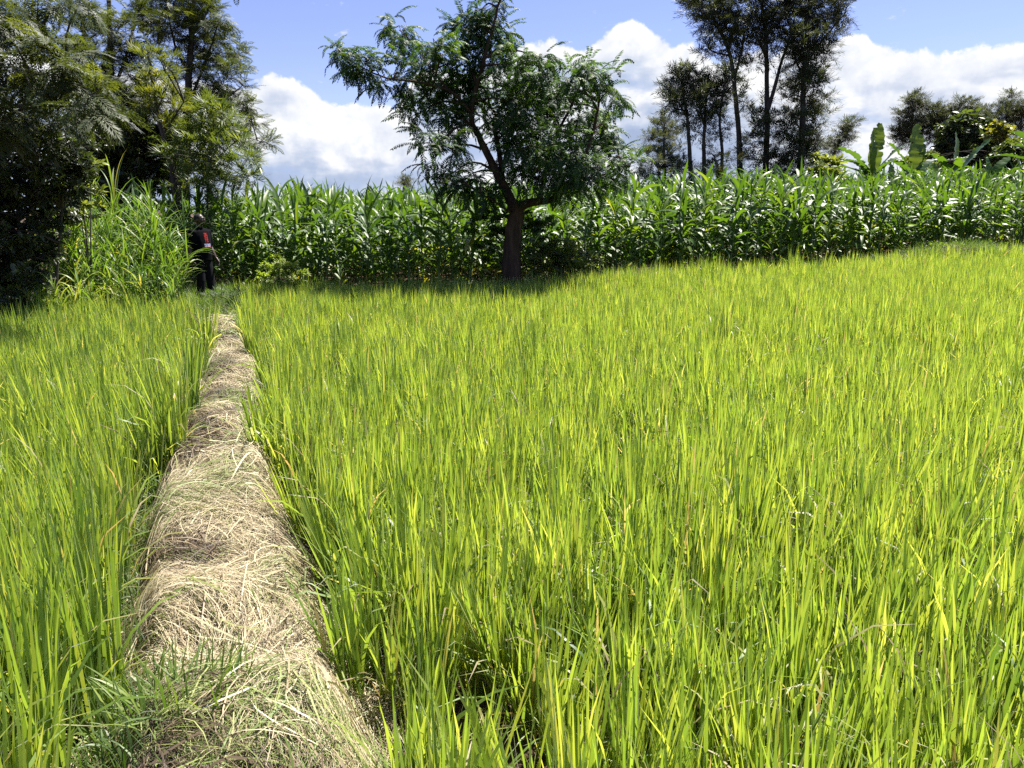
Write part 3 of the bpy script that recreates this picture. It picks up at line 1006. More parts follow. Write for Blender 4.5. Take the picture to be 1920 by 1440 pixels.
def tree(name, base, limbs, blobs, mat, bark, temps, label, cat, leaf=0.35, per=7, dens=1.0, droop=0.3, uplift=0.3,
         tint=0.4, tint_sd=0.15, top_tint=0.0, twig=0.007, depth_k=1.0, part='crown', group=None, sun_tint=None, hollow=0.4,
         bough=0.022, stray=0.1, flat=0.8):
    """limbs: list of (points, r0, r1) in world space, the first one the trunk; blobs: (centre, radius, weight)"""
    base = np.asarray(base, float)
    e = empty(name, base, label, cat, group)
    wood = Soup()
    skel = []; skr = []
    for pts, r0, r1 in limbs:
        c = curve(pts, max(8, 4 * len(pts)))
        k = len(c)
        c = c + rng.normal(0, 0.10, c.shape) * np.linspace(0, min(1, r0 * 4), k)[:, None] * 0.25
        rad = r0 + (r1 - r0) * np.linspace(0, 1, k) ** 0.8
        if len(skel) == 0:
            rad = rad * (1 + 0.35 * np.exp(-np.linspace(0, 1, k) * 9))
        wood.add(*tube(c - base, rad, 9 if r0 > 0.05 else 6, rough=0.16 if r0 > 0.05 else 0.0))
        skel.append(c); skr.append(rad)
    S = np.concatenate(skel)
    leaves = Soup()
    ph = [[] for _ in temps]
    for cen, rad, wgt in blobs:
        cen = np.asarray(cen, float)
        dd = np.linalg.norm((S - cen) * np.array([1, 1, 0.8]), axis=1) + np.where(S[:, 2] > cen[2] + 0.1, 3.0 * (S[:, 2] - cen[2]), 0)
        a = S[np.argmin(dd)]
        L = np.linalg.norm(cen - a)
        if L > 0.12:
            mid = 0.5 * (a + cen) + np.array([0, 0, 0.10 * L]) + rng.normal(0, 0.05 * L, 3)
            br = curve([a, mid, cen], 7)
            wood.add(*tube(br - base, np.linspace(min(bough, 0.012 + 0.02 * L), twig, 7), 5))
        nt_ = max(3, int(round(dens * wgt * (rad / 0.45) ** 2 * 11)))
        off, dirs = in_ellipsoid(nt_, hollow)
        off = off * rad * np.array([1, 1, flat])
        off += rng.normal(0, stray * rad, off.shape)
        tips = cen + off
        pick = rng.random(nt_) < 0.6
        for tp in tips[pick]:
            m2 = 0.5 * (cen + tp) + np.array([0, 0, -0.05 * rad])
            wood.add(*tube(np.array([cen, m2, tp]) - base, [twig, twig * 0.8, twig * 0.5], 3))
        n = nt_ * per
        tp = np.repeat(tips, per, 0) + rng.normal(0, 0.06 * leaf, (n, 3))
        outd = np.repeat(dirs, per, 0)
        az = rng.random(n) * 2 * PI
        d = np.stack([np.cos(az), np.sin(az), rng.normal(uplift, 0.35, n)], 1) + outd * 0.55
        d[:, 2] -= droop * rng.random(n)
        up = np.stack([rng.normal(0, .25, n), rng.normal(0, .25, n), np.ones(n)], 1)
        sc_ = leaf * rng.uniform(0.65, 1.2, n)
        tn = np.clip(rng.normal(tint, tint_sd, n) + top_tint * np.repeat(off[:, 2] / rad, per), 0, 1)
        which = rng.integers(0, len(temps), n)
        for w in range(len(temps)):
            q = which == w
            if q.any():
                v, f = temps[w]
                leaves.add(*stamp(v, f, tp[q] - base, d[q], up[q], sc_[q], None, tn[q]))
    wood.build('trunk', bark, e)
    leaves.build(part, mat, e)
    return e


def blob_px(lst, Y, k=1.0):
    """pixel blobs (x, y, radius, dY) on the distance Y"""
    out = []
    for b in lst:
        x, y, r = b[:3]
        dy = b[3] if len(b) > 3 else None
        w = b[4] if len(b) > 4 else 1.0
        rad = r * Y / F_PX
        if dy is None:
            dy = rng.uniform(-1, 1) * 1.3
        out.append((P(x, y, Y + dy), rad * k, w))
    return out


def pl(pts, Y, dys=None):
    return [P(x, y, Y + (dys[i] if dys else 0)) for i, (x, y) in enumerate(pts)]


def ground_pt(px, Y):
    p = P(px, 500, Y); return np.array([p[0], Y, float(ground_h(p[0], Y))])


# ------------------------------------------------------------------ the chinaberry in the middle
Y0 = 14.6
b = ground_pt(957, Y0)
limbs = [
    ([b - [0, 0, 0.1]] + pl([(959, 480), (963, 440), (967, 400), (968, 388)], Y0), 0.185, 0.145),
    (pl([(966, 398), (985, 383), (1010, 378), (1036, 373), (1062, 352), (1085, 312), (1108, 262), (1125, 190)], Y0, [0, 0, -.05, -.1, -.2, -.3, -.3, -.2]), 0.105, 0.02),
    (pl([(966, 396), (950, 360), (932, 325), (914, 290), (897, 255), (884, 225), (888, 185), (902, 135), (917, 75), (936, 2), (948, -60)], Y0, [0, .1, .2, .2, .2, .1, .1, 0, 0, 0, 0]), 0.105, 0.014),
    (pl([(943, 345), (938, 300), (930, 255), (926, 225), (948, 190), (985, 150), (1012, 118)], Y0, [.1, .4, .5, .6, .7, .8, .9]), 0.062, 0.012),
    (pl([(886, 215), (850, 175), (812, 160), (772, 152), (728, 147), (690, 132), (655, 112)], Y0, [.1, -.2, -.4, -.5, -.5, -.4, -.3]), 0.035, 0.008),
    (pl([(845, 172), (812, 135), (788, 100), (768, 74), (748, 56)], Y0, [-.2, 0, .2, .3, .4]), 0.025, 0.008),
    (pl([(884, 232), (855, 240), (832, 262), (815, 285)], Y0, [.1, -.3, -.5, -.6]), 0.03, 0.008),
    (pl([(962, 402), (930, 380), (900, 362), (868, 342)], Y0, [0, -.4, -.7, -.9]), 0.03, 0.008),
    (pl([(1062, 352), (1100, 338), (1140, 325), (1178, 312)], Y0, [-.2, -.3, -.3, -.2]), 0.03, 0.008),
    (pl([(1010, 378), (1020, 340), (1030, 290), (1050, 240), (1075, 190), (1095, 140)], Y0, [-.1, .3, .6, .7, .7, .6]), 0.06, 0.012),
]
B = [(640, 98, 28, -.3, 1.4), (662, 112, 32, -.3, 1.4), (688, 130, 30, -.3, 1.4), (716, 150, 34), (750, 140, 30), (775, 150, 28),
     (748, 48, 30, .4, 1.5), (765, 76, 32, .4, 1.5), (812, 72, 24), (826, 100, 34), (790, 110, 20),
     (902, 18, 40, .4, 1.7), (885, 60, 44, .5, 1.5), (922, 62, 34, .5, 1.6), (912, 100, 46, .5, 1.4), (880, 120, 44, 0.8), (850, 118, 30),
     (832, 140, 44), (795, 182, 40), (786, 212, 36), (832, 200, 46), (862, 172, 48, 1.0), (870, 225, 44), (840, 235, 36),
     (806, 258, 32), (826, 286, 36), (850, 282, 24),
     (935, 150, 50), (958, 190, 54), (995, 195, 54), (978, 232, 54), (994, 272, 54), (930, 210, 46, 0.8), (945, 260, 30, 1.0), (905, 170, 46, 1.2), (960, 120, 38),
     (1016, 108, 28), (1026, 142, 40), (1045, 175, 44), (1000, 150, 40),
     (1102, 122, 32), (1126, 148, 36), (1146, 178, 30), (1088, 170, 42), (1068, 206, 50), (1125, 208, 42), (1106, 252, 50), (1050, 244, 52), (1140, 245, 26),
     (1070, 292, 50), (1130, 285, 42), (1030, 285, 50), (1012, 320, 48), (1150, 300, 34),
     (870, 332, 26), (905, 338, 36, -.6), (956, 322, 40, 0.6), (1004, 325, 44, 0.5), (1042, 330, 46), (1088, 325, 44), (1140, 325, 34), (1180, 312, 24), (900, 362, 26), (930, 358, 24),
     (850, 348, 18), (875, 345, 26, -.4), (838, 330, 18), (1060, 345, 30, -.3), (1120, 305, 30, -.5), (1110, 345, 28)]
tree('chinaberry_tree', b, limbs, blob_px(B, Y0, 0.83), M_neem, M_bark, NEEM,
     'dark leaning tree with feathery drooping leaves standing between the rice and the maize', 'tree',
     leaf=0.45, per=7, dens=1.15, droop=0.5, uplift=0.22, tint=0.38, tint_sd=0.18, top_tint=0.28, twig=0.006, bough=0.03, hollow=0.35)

# low leafy growth round the trunk, and the bushes
def shrub(name, px, Y, blobs, mat, temps, label, cat='bush', leaf=0.16, per=6, dens=1.6, tint=0.5, k=1.0, dyr=0.3, droop=0.2, uplift=0.4, sd=0.2, top=0.15, group=None):
    g = ground_pt(px, Y)
    bl = []
    for bb in blobs:
        x, y, r = bb[:3]
        bl.append((P(x, y, Y + rng.uniform(-dyr, dyr)), r * Y / F_PX * k, 1.0))
    top_pt = np.mean([c for c, _, _ in bl], 0)
    limbs = [([g - [0, 0, .05], 0.6 * g + 0.4 * top_pt + rng.normal(0, .05, 3), top_pt], 0.022, 0.01)]
    for _ in range(3):
        c = bl[rng.integers(len(bl))][0]
        limbs.append(([g + rng.normal(0, .06, 3) * [1, 1, 0], 0.5 * (g + c) + rng.normal(0, .06, 3), c], 0.014, 0.006))
    return tree(name, g, limbs, bl, mat, M_greybark, temps, label, cat, leaf=leaf, per=per, dens=dens, droop=droop, uplift=uplift,
                tint=tint, tint_sd=sd, top_tint=top, twig=0.004, bough=0.01, part='foliage', group=group, hollow=0.3)


shrub('round_bush', 1050, 15.0, [(1015, 470, 24), (1045, 462, 28), (1078, 470, 26), (1100, 486, 20), (1035, 492, 26), (1068, 498, 28), (1010, 500, 20), (1092, 508, 18)],
      M_broad, BROAD, 'low round bush with small leaves right of the dark tree trunk', leaf=0.17, per=7, dens=2.4, tint=0.55)
shrub('suckering_shrub', 1000, 15.1, [(992, 412, 22), (1005, 440, 22), (925, 410, 26), (905, 430, 26), (930, 445, 22), (1020, 420, 18), (915, 470, 20)],
      M_neem, BROAD, 'thin leafy undergrowth tangled behind the dark tree trunk', leaf=0.16, per=7, dens=1.5, tint=0.6)
shrub('pale_bush', 520, 13.9, [(500, 508, 17), (520, 499, 18), (542, 506, 17), (562, 520, 15), (512, 520, 18), (540, 526, 17), (484, 522, 12)],
      M_weed, BROAD, 'small pale green bush beside the rice right of the standing man', leaf=0.13, per=7, dens=3.6, tint=1.0, sd=.1)
shrub('path_weed', 412, 12.6, [(400, 560, 16), (418, 552, 18), (436, 560, 16), (410, 580, 16), (428, 586, 12)],
      M_weed, SPRAY, 'dark leafy weed tuft at the far end of the straw path', 'weed', leaf=0.17, per=7, dens=3.0, tint=0.12, sd=0.1)
shrub('bank_weed', 1750, 18.3, [(1725, 468, 10), (1750, 463, 12), (1775, 466, 12), (1800, 470, 9)],
      M_weed, BROAD, 'small leafy weed on the dry bank at the right end of the maize', 'weed', leaf=0.15, per=6, dens=3.0, tint=0.75)

# ------------------------------------------------------------------ left side
# dark silky oak whose branches hang in from the left
Y1 = 10.4
b = np.array([-8.6, Y1 + 0.3, 0.0])
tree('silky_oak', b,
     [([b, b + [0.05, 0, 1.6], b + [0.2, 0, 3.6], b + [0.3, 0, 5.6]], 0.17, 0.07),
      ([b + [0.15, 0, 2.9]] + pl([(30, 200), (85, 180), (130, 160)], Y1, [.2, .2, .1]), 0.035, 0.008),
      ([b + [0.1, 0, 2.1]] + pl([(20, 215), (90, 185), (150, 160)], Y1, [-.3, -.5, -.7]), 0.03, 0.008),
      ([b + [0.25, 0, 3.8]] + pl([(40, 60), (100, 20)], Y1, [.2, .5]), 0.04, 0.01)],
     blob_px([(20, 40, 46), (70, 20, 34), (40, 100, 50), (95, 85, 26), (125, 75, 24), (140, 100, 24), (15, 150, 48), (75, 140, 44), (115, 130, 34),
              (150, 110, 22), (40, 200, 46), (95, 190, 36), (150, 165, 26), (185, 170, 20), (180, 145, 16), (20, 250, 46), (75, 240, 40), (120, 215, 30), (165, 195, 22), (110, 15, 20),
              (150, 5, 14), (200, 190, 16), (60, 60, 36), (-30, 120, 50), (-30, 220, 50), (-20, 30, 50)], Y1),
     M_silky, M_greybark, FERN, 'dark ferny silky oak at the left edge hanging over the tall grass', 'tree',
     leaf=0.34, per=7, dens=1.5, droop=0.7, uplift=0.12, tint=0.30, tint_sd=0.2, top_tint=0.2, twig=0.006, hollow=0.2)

# dark hedge below it
Yh = 10.8
hb = []
for px in range(-60, 150, 26):
    for py in range(280, 575, 26):
        lim = 150 - max(0, (py - 330)) * 0.42
        if px < lim:
            hb.append((px + rng.uniform(-8, 8), py + rng.uniform(-8, 8), 30, rng.uniform(-.5, .6)))
g = ground_pt(40, Yh)
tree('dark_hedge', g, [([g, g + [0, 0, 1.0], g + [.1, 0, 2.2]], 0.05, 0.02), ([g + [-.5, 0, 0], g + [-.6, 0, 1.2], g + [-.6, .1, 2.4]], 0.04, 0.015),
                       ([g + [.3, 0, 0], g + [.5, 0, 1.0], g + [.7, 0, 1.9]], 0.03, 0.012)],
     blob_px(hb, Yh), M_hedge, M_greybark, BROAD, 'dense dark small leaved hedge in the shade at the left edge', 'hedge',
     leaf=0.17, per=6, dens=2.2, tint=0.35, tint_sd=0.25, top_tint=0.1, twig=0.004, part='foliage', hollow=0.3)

# the big silky oaks behind
Y2 = 21.0
for (px, lab, lmb, bl, tn) in [
    (345, 'tall spreading silky oak with an open crown behind the light green tree',
     [([(345, 330), (348, 260), (352, 190), (356, 110), (362, 20), (366, -60)], .16, .05),
      ([(352, 200), (372, 150), (395, 90), (410, 40)], .05, .015), ([(350, 215), (385, 200), (430, 180), (455, 160)], .045, .012),
      ([(349, 250), (400, 245), (450, 255), (490, 265)], .04, .01), ([(354, 140), (330, 90), (315, 30)], .05, .015), ([(358, 70), (385, 30), (400, -10)], .04, .012)],
     [(320, 20, 46), (360, 10, 46), (395, 30, 40), (330, 60, 40), (372, 62, 42), (410, 68, 38), (432, 100, 34), (400, 110, 40), (362, 110, 36), (385, 150, 36), (425, 145, 34),
      (446, 125, 22), (350, 165, 26), (400, 185, 34), (438, 185, 30), (456, 165, 18), (468, 200, 18), (450, 220, 28), (415, 225, 32), (478, 230, 16), (455, 255, 26), (490, 265, 18), (475, 285, 14), (502, 270, 10), (330, 120, 26), (385, -30, 50), (330, -30, 50),
      (300, 45, 36), (370, 215, 30), (340, 200, 24), (408, 262, 30)], 0.36),
    (200, 'tall dark silky oak behind the hanging fern branches, its stems upright',
     [([(205, 340), (206, 250), (208, 160), (206, 70), (204, -40)], .15, .05), ([(207, 200), (180, 140), (160, 80), (150, 20)], .05, .015),
      ([(208, 180), (235, 110), (250, 50), (258, 0)], .05, .015)],
     [(150, 30, 36), (160, 75, 36), (140, 110, 32), (175, 120, 36), (200, 60, 36), (205, 100, 36), (200, 150, 40), (235, 60, 30), (250, 100, 32), (245, 25, 34), (280, 20, 34), (240, 140, 34), (170, 165, 36),
      (215, 190, 44), (180, 215, 44), (250, 180, 38), (240, 225, 44), (205, 255, 50), (160, 260, 44), (250, 270, 46), (215, 300, 50), (265, 310, 46), (225, 340, 46), (170, 20, 30), (275, 75, 26), (270, 225, 34)], 0.30)]:
    b = ground_pt(px, Y2)
    limbs = []
    for i, (pp, r0, r1) in enumerate(lmb):
        q = pl(pp, Y2, [0] + [rng.uniform(-.8, .8) * (0.2 if i == 0 else 1) for _ in pp[1:]])
        limbs.append(([b] + q if i == 0 else q, r0, r1))
    tree('silky_oak', b, limbs, blob_px([(x, y, r, rng.uniform(-1.8, 1.8)) for x, y, r in bl], Y2, 0.95), M_silky, M_greybark, FERN, lab, 'tree',
         leaf=0.34, per=8, dens=1.05, droop=0.25, uplift=0.4, tint=tn, tint_sd=0.17, top_tint=0.12, twig=0.007, hollow=0.3)

# young pale topped tree with a slanting trunk
Y3 = 17.2
b = ground_pt(334, Y3)
tree('young_tree', b, [([b] + pl([(328, 350), (318, 300), (303, 240), (290, 180), (281, 120), (278, 95)], Y3), .085, .02),
                       (pl([(306, 250), (330, 215), (345, 190)], Y3, [0, -.2, -.4]), .03, .01), (pl([(295, 205), (312, 165), (318, 140)], Y3), .025, .01)],
     blob_px([(282, 95, 22), (268, 112, 20), (300, 112, 24), (278, 135, 26), (305, 145, 26), (318, 165, 24), (290, 170, 28), (320, 190, 26), (300, 205, 28), (335, 205, 22), (272, 185, 22),
              (345, 230, 22), (310, 240, 22), (280, 225, 24)], Y3),
     M_silky, M_greybark, PLUME, 'slender young tree with yellowish top and pale slanting trunk', 'tree',
     leaf=0.30, per=7, dens=1.2, droop=0.2, uplift=0.5, tint=0.62, tint_sd=0.18, top_tint=0.22, twig=0.006)
# pale broad leaved tree
Y4 = 16.8
b = ground_pt(392, Y4)
tree('broadleaf_tree', b, [([b] + pl([(392, 350), (394, 300), (398, 250), (402, 215)], Y4), .07, .02),
                           (pl([(394, 310), (420, 285), (445, 262)], Y4, [0, -.2, -.4]), .03, .01), (pl([(393, 330), (365, 300), (350, 270)], Y4), .03, .01)],
     blob_px([(390, 212, 26), (418, 216, 24), (362, 228, 26), (440, 236, 22), (404, 240, 32), (350, 256, 26), (380, 265, 32), (425, 262, 30), (452, 262, 18), (360, 290, 30), (395, 295, 34),
              (435, 292, 30), (462, 300, 18), (345, 318, 26), (378, 325, 32), (412, 325, 32), (448, 325, 26), (466, 335, 14), (350, 345, 24), (430, 348, 28), (395, 350, 30), (330, 290, 20)], Y4),
     M_broad, M_greybark, PLUME, 'bushy light green tree rising behind the maize left of the clouds', 'tree',
     leaf=0.34, per=7, dens=1.5, droop=0.3, uplift=0.35, tint=0.42, tint_sd=0.2, top_tint=0.2, twig=0.006)
# dark undergrowth between the trunks
Y5 = 18.4
g = ground_pt(260, Y5)
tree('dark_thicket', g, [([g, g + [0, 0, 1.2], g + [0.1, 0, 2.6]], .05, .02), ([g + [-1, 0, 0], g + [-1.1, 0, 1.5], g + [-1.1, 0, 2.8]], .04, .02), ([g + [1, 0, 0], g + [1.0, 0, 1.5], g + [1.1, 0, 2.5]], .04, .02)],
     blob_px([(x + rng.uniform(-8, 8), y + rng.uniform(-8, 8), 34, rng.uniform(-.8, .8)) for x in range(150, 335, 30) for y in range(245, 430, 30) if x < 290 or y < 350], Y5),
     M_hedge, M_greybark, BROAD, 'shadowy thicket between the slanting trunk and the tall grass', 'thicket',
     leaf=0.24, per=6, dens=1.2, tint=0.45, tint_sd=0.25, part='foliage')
# sunlit scrub at the hedge's foot
shrub('leafy_shrub', 165, 11.6, [(150, 330, 24), (165, 355, 24), (145, 375, 26), (165, 395, 22), (150, 410, 20), (170, 310, 16), (135, 350, 22)],
      M_broad, BROAD, 'yellow green leafy shrub between the dark hedge and the tall grass', leaf=0.16, per=7, dens=1.5, tint=0.8)

# ------------------------------------------------------------------ right side
YR = 31.0
specs = [
    ('tall slender tree with a high tilted crown, leftmost of the three tall ones',
     [([(1388, 340), (1386, 260), (1380, 193), (1375, 140), (1368, 100), (1352, 62), (1336, 30), (1326, -20)], .13, .04), ([(1376, 150), (1392, 90), (1398, 40)], .06, .02), ([(1370, 105), (1340, 98), (1328, 90)], .04, .015)],
     [(1305, 8, 28), (1330, 22, 32), (1360, 18, 34), (1322, 48, 20), (1345, 50, 28), (1368, 55, 30), (1333, 92, 16), (1350, 104, 14), (1382, 78, 22), (1350, -20, 40), (1310, -25, 36),
      (1386, 130, 14), (1392, 150, 12), (1378, 165, 12), (1394, 190, 9), (1330, 68, 14), (1375, 108, 14)], 0.9, (0.5, .62)),
    ('tall forked tree with two thin stems, middle of the three tall ones',
     [([(1436, 340), (1438, 250), (1438, 154), (1436, 77), (1428, 0), (1424, -60)], .14, .05), ([(1440, 205), (1452, 165), (1465, 116), (1478, 80), (1488, 40)], .09, .03), ([(1437, 110), (1420, 70), (1408, 40)], .05, .02)],
     [(1408, 15, 32), (1440, 20, 32), (1412, 55, 26), (1442, 58, 28), (1400, 78, 18), (1428, 92, 20), (1462, 60, 26), (1475, 30, 30), (1460, 95, 16), (1420, 118, 10), (1440, -25, 44), (1480, 90, 14),
      (1425, 215, 22), (1438, 240, 22), (1418, 265, 24), (1442, 275, 26), (1420, 300, 26), (1450, 308, 22), (1414, 238, 14), (1445, 325, 22)], 0.9, (0.5, .62)),
    ('tall leafy tree clothed with twigs to the ground, rightmost of the three tall ones',
     [([(1500, 340), (1504, 250), (1507, 154), (1512, 70), (1518, 0), (1520, -60)], .16, .05), ([(1510, 120), (1535, 85), (1560, 55), (1588, 20)], .06, .02), ([(1508, 150), (1488, 100), (1482, 50)], .05, .02)],
     [(1495, 20, 30), (1525, 35, 32), (1552, 28, 28), (1578, 22, 20), (1590, 12, 12), (1508, 75, 32), (1536, 82, 26), (1556, 62, 20), (1512, 125, 30), (1490, 110, 22), (1532, 120, 20), (1490, 160, 28), (1520, 165, 28), (1536, 190, 18), (1478, 185, 20),
      (1508, 212, 30), (1486, 230, 24), (1530, 232, 20), (1508, 262, 30), (1480, 282, 26), (1516, 292, 26), (1498, 315, 30), (1470, 318, 20), (1530, -20, 46), (1490, -20, 40), (1528, 262, 14), (1475, 240, 14)], 1.15, (0.42, .6))]
for lab, lmb, bl, dn, (tn, lf) in specs:
    b = ground_pt(lmb[0][0][0][0], YR)
    limbs = []
    for i, (pp, r0, r1) in enumerate(lmb):
        q = pl(pp, YR, [rng.uniform(-.5, .5) * (0.2 if i == 0 else 1) for _ in pp])
        limbs.append(([b] + q if i == 0 else q, r0, r1))
    tree('tall_tree', b, limbs, blob_px([(x, y, r, rng.uniform(-1.3, 1.3)) for x, y, r in bl], YR, 1.0), M_far, M_greybark, SPRAY, lab, 'tree',
         leaf=lf * 0.95, per=6, dens=0.75 * dn, droop=0.35, uplift=0.35, tint=tn * 0.6, tint_sd=0.16, top_tint=0.14, twig=0.012, bough=0.035, hollow=0.25, group='tall slender trees beyond the maize')
YM = 29.0
for lab, lmb, bl in [
    ('middling dark tree with a forked crown leaning left, beyond the maize',
     [([(1296, 345), (1293, 280), (1287, 210), (1278, 150)], .12, .04), ([(1288, 220), (1268, 185), (1255, 172)], .04, .015)],
     [(1278, 135, 16), (1268, 150, 18), (1290, 155, 18), (1256, 172, 14), (1282, 178, 22), (1268, 192, 20), (1295, 195, 20), (1284, 215, 18), (1262, 208, 12), (1300, 172, 14), (1290, 240, 12)]),
    ('middling dark tree with a broad brownish crown between thin trunks',
     [([(1321, 345), (1320, 280), (1322, 210), (1328, 150)], .11, .04), ([(1322, 240), (1312, 200), (1310, 170)], .05, .015)],
     [(1318, 152, 18), (1338, 158, 18), (1310, 172, 20), (1332, 180, 22), (1345, 172, 14), (1318, 198, 22), (1338, 200, 16), (1312, 222, 16), (1326, 225, 16), (1314, 250, 12), (1330, 250, 12)]),
    ('thin wispy tree left of the tall slender trunk',
     [([(1353, 345), (1354, 280), (1349, 225), (1356, 175), (1362, 140)], .09, .02)],
     [(1362, 138, 12), (1355, 155, 12), (1368, 155, 10), (1360, 175, 12), (1348, 190, 9), (1366, 195, 8), (1350, 215, 9), (1362, 240, 8), (1346, 250, 8)])]:
    b = ground_pt(lmb[0][0][0][0], YM)
    limbs = []
    for i, (pp, r0, r1) in enumerate(lmb):
        q = pl(pp, YM, [rng.uniform(-.4, .4) * (0.2 if i == 0 else 1) for _ in pp])
        limbs.append(([b] + q if i == 0 else q, r0, r1))
    tree('slender_tree', b, limbs, blob_px([(x, y, r, rng.uniform(-.8, .8)) for x, y, r in bl], YM, 1.0), M_far, M_greybark, SPRAY, lab, 'tree',
         leaf=0.52, per=6, dens=1.1, droop=0.3, uplift=0.35, tint=0.3, tint_sd=0.16, top_tint=0.16, twig=0.012, bough=0.03, hollow=0.25)


def far_shrub(name, px, Y, bl, label, mat=None, temps=None, leaf=0.4, tint=0.35, dens=1.0, cat='tree', sd=0.16, group=None, top=0.12, trunk=0.1, flat=0.8):
    b = ground_pt(px, Y)
    bb = blob_px([(x, y, r, rng.uniform(-1, 1)) for x, y, r in [(q[0], q[1], q[2] * 0.86) for q in bl]], Y)
    hi = min(bl, key=lambda q: q[1])
    q = [b, P(px, 0.5 * (hi[1] + 345), Y), P(hi[0], hi[1] + 8, Y)]
    return tree(name, b, [(q, trunk, 0.03)], bb, mat or M_far, M_greybark, temps or SPRAY, label, cat, leaf=leaf, per=6, dens=dens, droop=0.25, uplift=0.4,
                tint=tint, tint_sd=sd, top_tint=top, twig=0.012, bough=0.04, hollow=0.3, group=group, flat=flat)


far_shrub('round_tree', 1245, 34, [(1246, 224, 16), (1232, 240, 20), (1254, 242, 22), (1222, 258, 16), (1242, 262, 22), (1264, 264, 20), (1232, 280, 20), (1256, 284, 20), (1214, 282, 10)],
          'small round grey green tree left of the dark forked tree', leaf=0.42, tint=0.5, dens=1.1)
far_shrub('dark_bush', 1236, 28, [(1222, 302, 22), (1244, 296, 24), (1268, 300, 24), (1232, 324, 26), (1260, 326, 26), (1285, 318, 20), (1210, 330, 18), (1285, 338, 20)],
          'dark bushy growth under the small round tree beyond the maize', mat=M_far, leaf=0.40, tint=0.5, dens=1.2, cat='bush')
far_shrub('brown_bush', 1345, 28, [(1335, 288, 18), (1350, 300, 20), (1330, 315, 20), (1358, 325, 20), (1372, 300, 12), (1340, 338, 18), (1310, 330, 16)],
          'brownish bush between the thin trunks beyond the maize', leaf=0.36, tint=0.75, dens=1.1, cat='bush')
far_shrub('understory_bush', 1540, 28, [(1540, 300, 16), (1556, 312, 18), (1536, 322, 18), (1560, 332, 16), (1525, 335, 14), (1572, 322, 12)],
          'light green leafy bush between the tall leafy tree and the bananas', mat=M_broad, temps=BROAD, leaf=0.34, tint=0.7, dens=1.3, cat='bush')
far_shrub('leaning_tree', 1565, 46, [(1597, 230, 9), (1590, 240, 12), (1582, 252, 13), (1575, 264, 14), (1568, 276, 14), (1560, 288, 14), (1592, 252, 8)],
          'wind bent far tree leaning right beside the bananas', leaf=0.6, tint=0.4, dens=1.3)
B_FAR = [
    (1712, [(1712, 188, 13), (1702, 202, 15), (1722, 204, 15), (1712, 220, 18), (1695, 226, 14), (1728, 228, 14), (1708, 244, 18), (1690, 248, 16), (1682, 262, 14), (1724, 250, 14), (1705, 266, 16)], 'far dark tree with the tallest pointed crown behind the bananas'),
    (1758, [(1758, 208, 12), (1748, 220, 14), (1766, 222, 14), (1756, 238, 16), (1742, 236, 12), (1772, 240, 12), (1750, 256, 16), (1770, 260, 14)], 'far dark tree with a level crown next to the tallest pointed crown'),
    (1805, [(1800, 198, 10), (1815, 202, 12), (1794, 212, 13), (1812, 218, 16), (1826, 216, 10), (1800, 232, 16), (1820, 236, 14), (1788, 228, 10)], 'far dark tree with a wide ragged crown above the dense round tree'),
    (1850, [(1850, 208, 10), (1842, 220, 13), (1856, 222, 13), (1848, 236, 14), (1860, 240, 10), (1836, 240, 10)], 'far dark tree, small and narrow, left of the yellow leaved tree'),
    (1885, [(1897, 184, 9), (1890, 196, 12), (1884, 210, 13), (1898, 210, 11), (1878, 226, 12), (1894, 228, 12), (1872, 236, 8)], 'far dark tree with a thin crown bending right behind the yellow leaved tree'),
    (1915, [(1916, 198, 10), (1910, 212, 13), (1925, 208, 14), (1912, 230, 16), (1930, 228, 14), (1915, 248, 16)], 'far dark tree cut by the right edge')]
for px, bl, lab in B_FAR:
    far_shrub('far_tree', px, 52, bl, lab, leaf=0.60, tint=0.25, dens=1.5, flat=1.35, group='far dark trees on the right', trunk=0.18)
far_shrub('dense_tree', 1815, 36, [(1812, 232, 24), (1788, 248, 26), (1830, 250, 30), (1805, 262, 32), (1780, 275, 26), (1838, 276, 30), (1812, 292, 32), (1790, 302, 28), (1850, 298, 24), (1770, 296, 20), (1858, 262, 18)],
          'dense rounded dark green tree behind the bananas at right', mat=M_hedge, temps=OVAL, leaf=0.5, tint=0.6, dens=1.4, sd=0.25)
far_shrub('yellow_tree', 1880, 34, [(1872, 242, 12), (1888, 246, 12), (1862, 252, 10), (1880, 258, 12), (1896, 258, 9), (1870, 262, 8)],
          'small tree with bright yellow green leaves at the far right', mat=M_yellow, temps=OVAL, leaf=0.42, tint=0.5, dens=1.3)
far_shrub('olive_bush', 1895, 33, [(1880, 285, 20), (1902, 280, 20), (1870, 300, 18), (1900, 302, 20), (1925, 290, 20), (1885, 315, 18), (1740, 300, 16), (1725, 312, 14), (1700, 310, 14), (1752, 316, 14)],
          'olive green bushes under the yellow leaved tree', mat=M_broad, temps=OVAL, leaf=0.36, tint=0.35, dens=1.2, cat='bush')
far_shrub('far_treetop', 757, 44, [(757, 338, 7), (752, 346, 9), (762, 346, 9), (757, 354, 12)], 'tip of a far conifer showing above the maize left of the dark tree', leaf=0.5, tint=0.45, dens=1.2)
far_shrub('far_treetop', 838, 44, [(838, 340, 9), (846, 346, 10), (832, 350, 10), (850, 354, 10)], 'small far treetop above the maize under the dark tree branches', leaf=0.5, tint=0.45, dens=1.2)
far_shrub('far_treetop', 1190, 34, [(1180, 330, 12), (1196, 322, 12), (1205, 335, 12)], 'pale feathery treetop above the maize right of the dark tree', mat=M_broad, leaf=0.45, tint=0.5, dens=1.0)


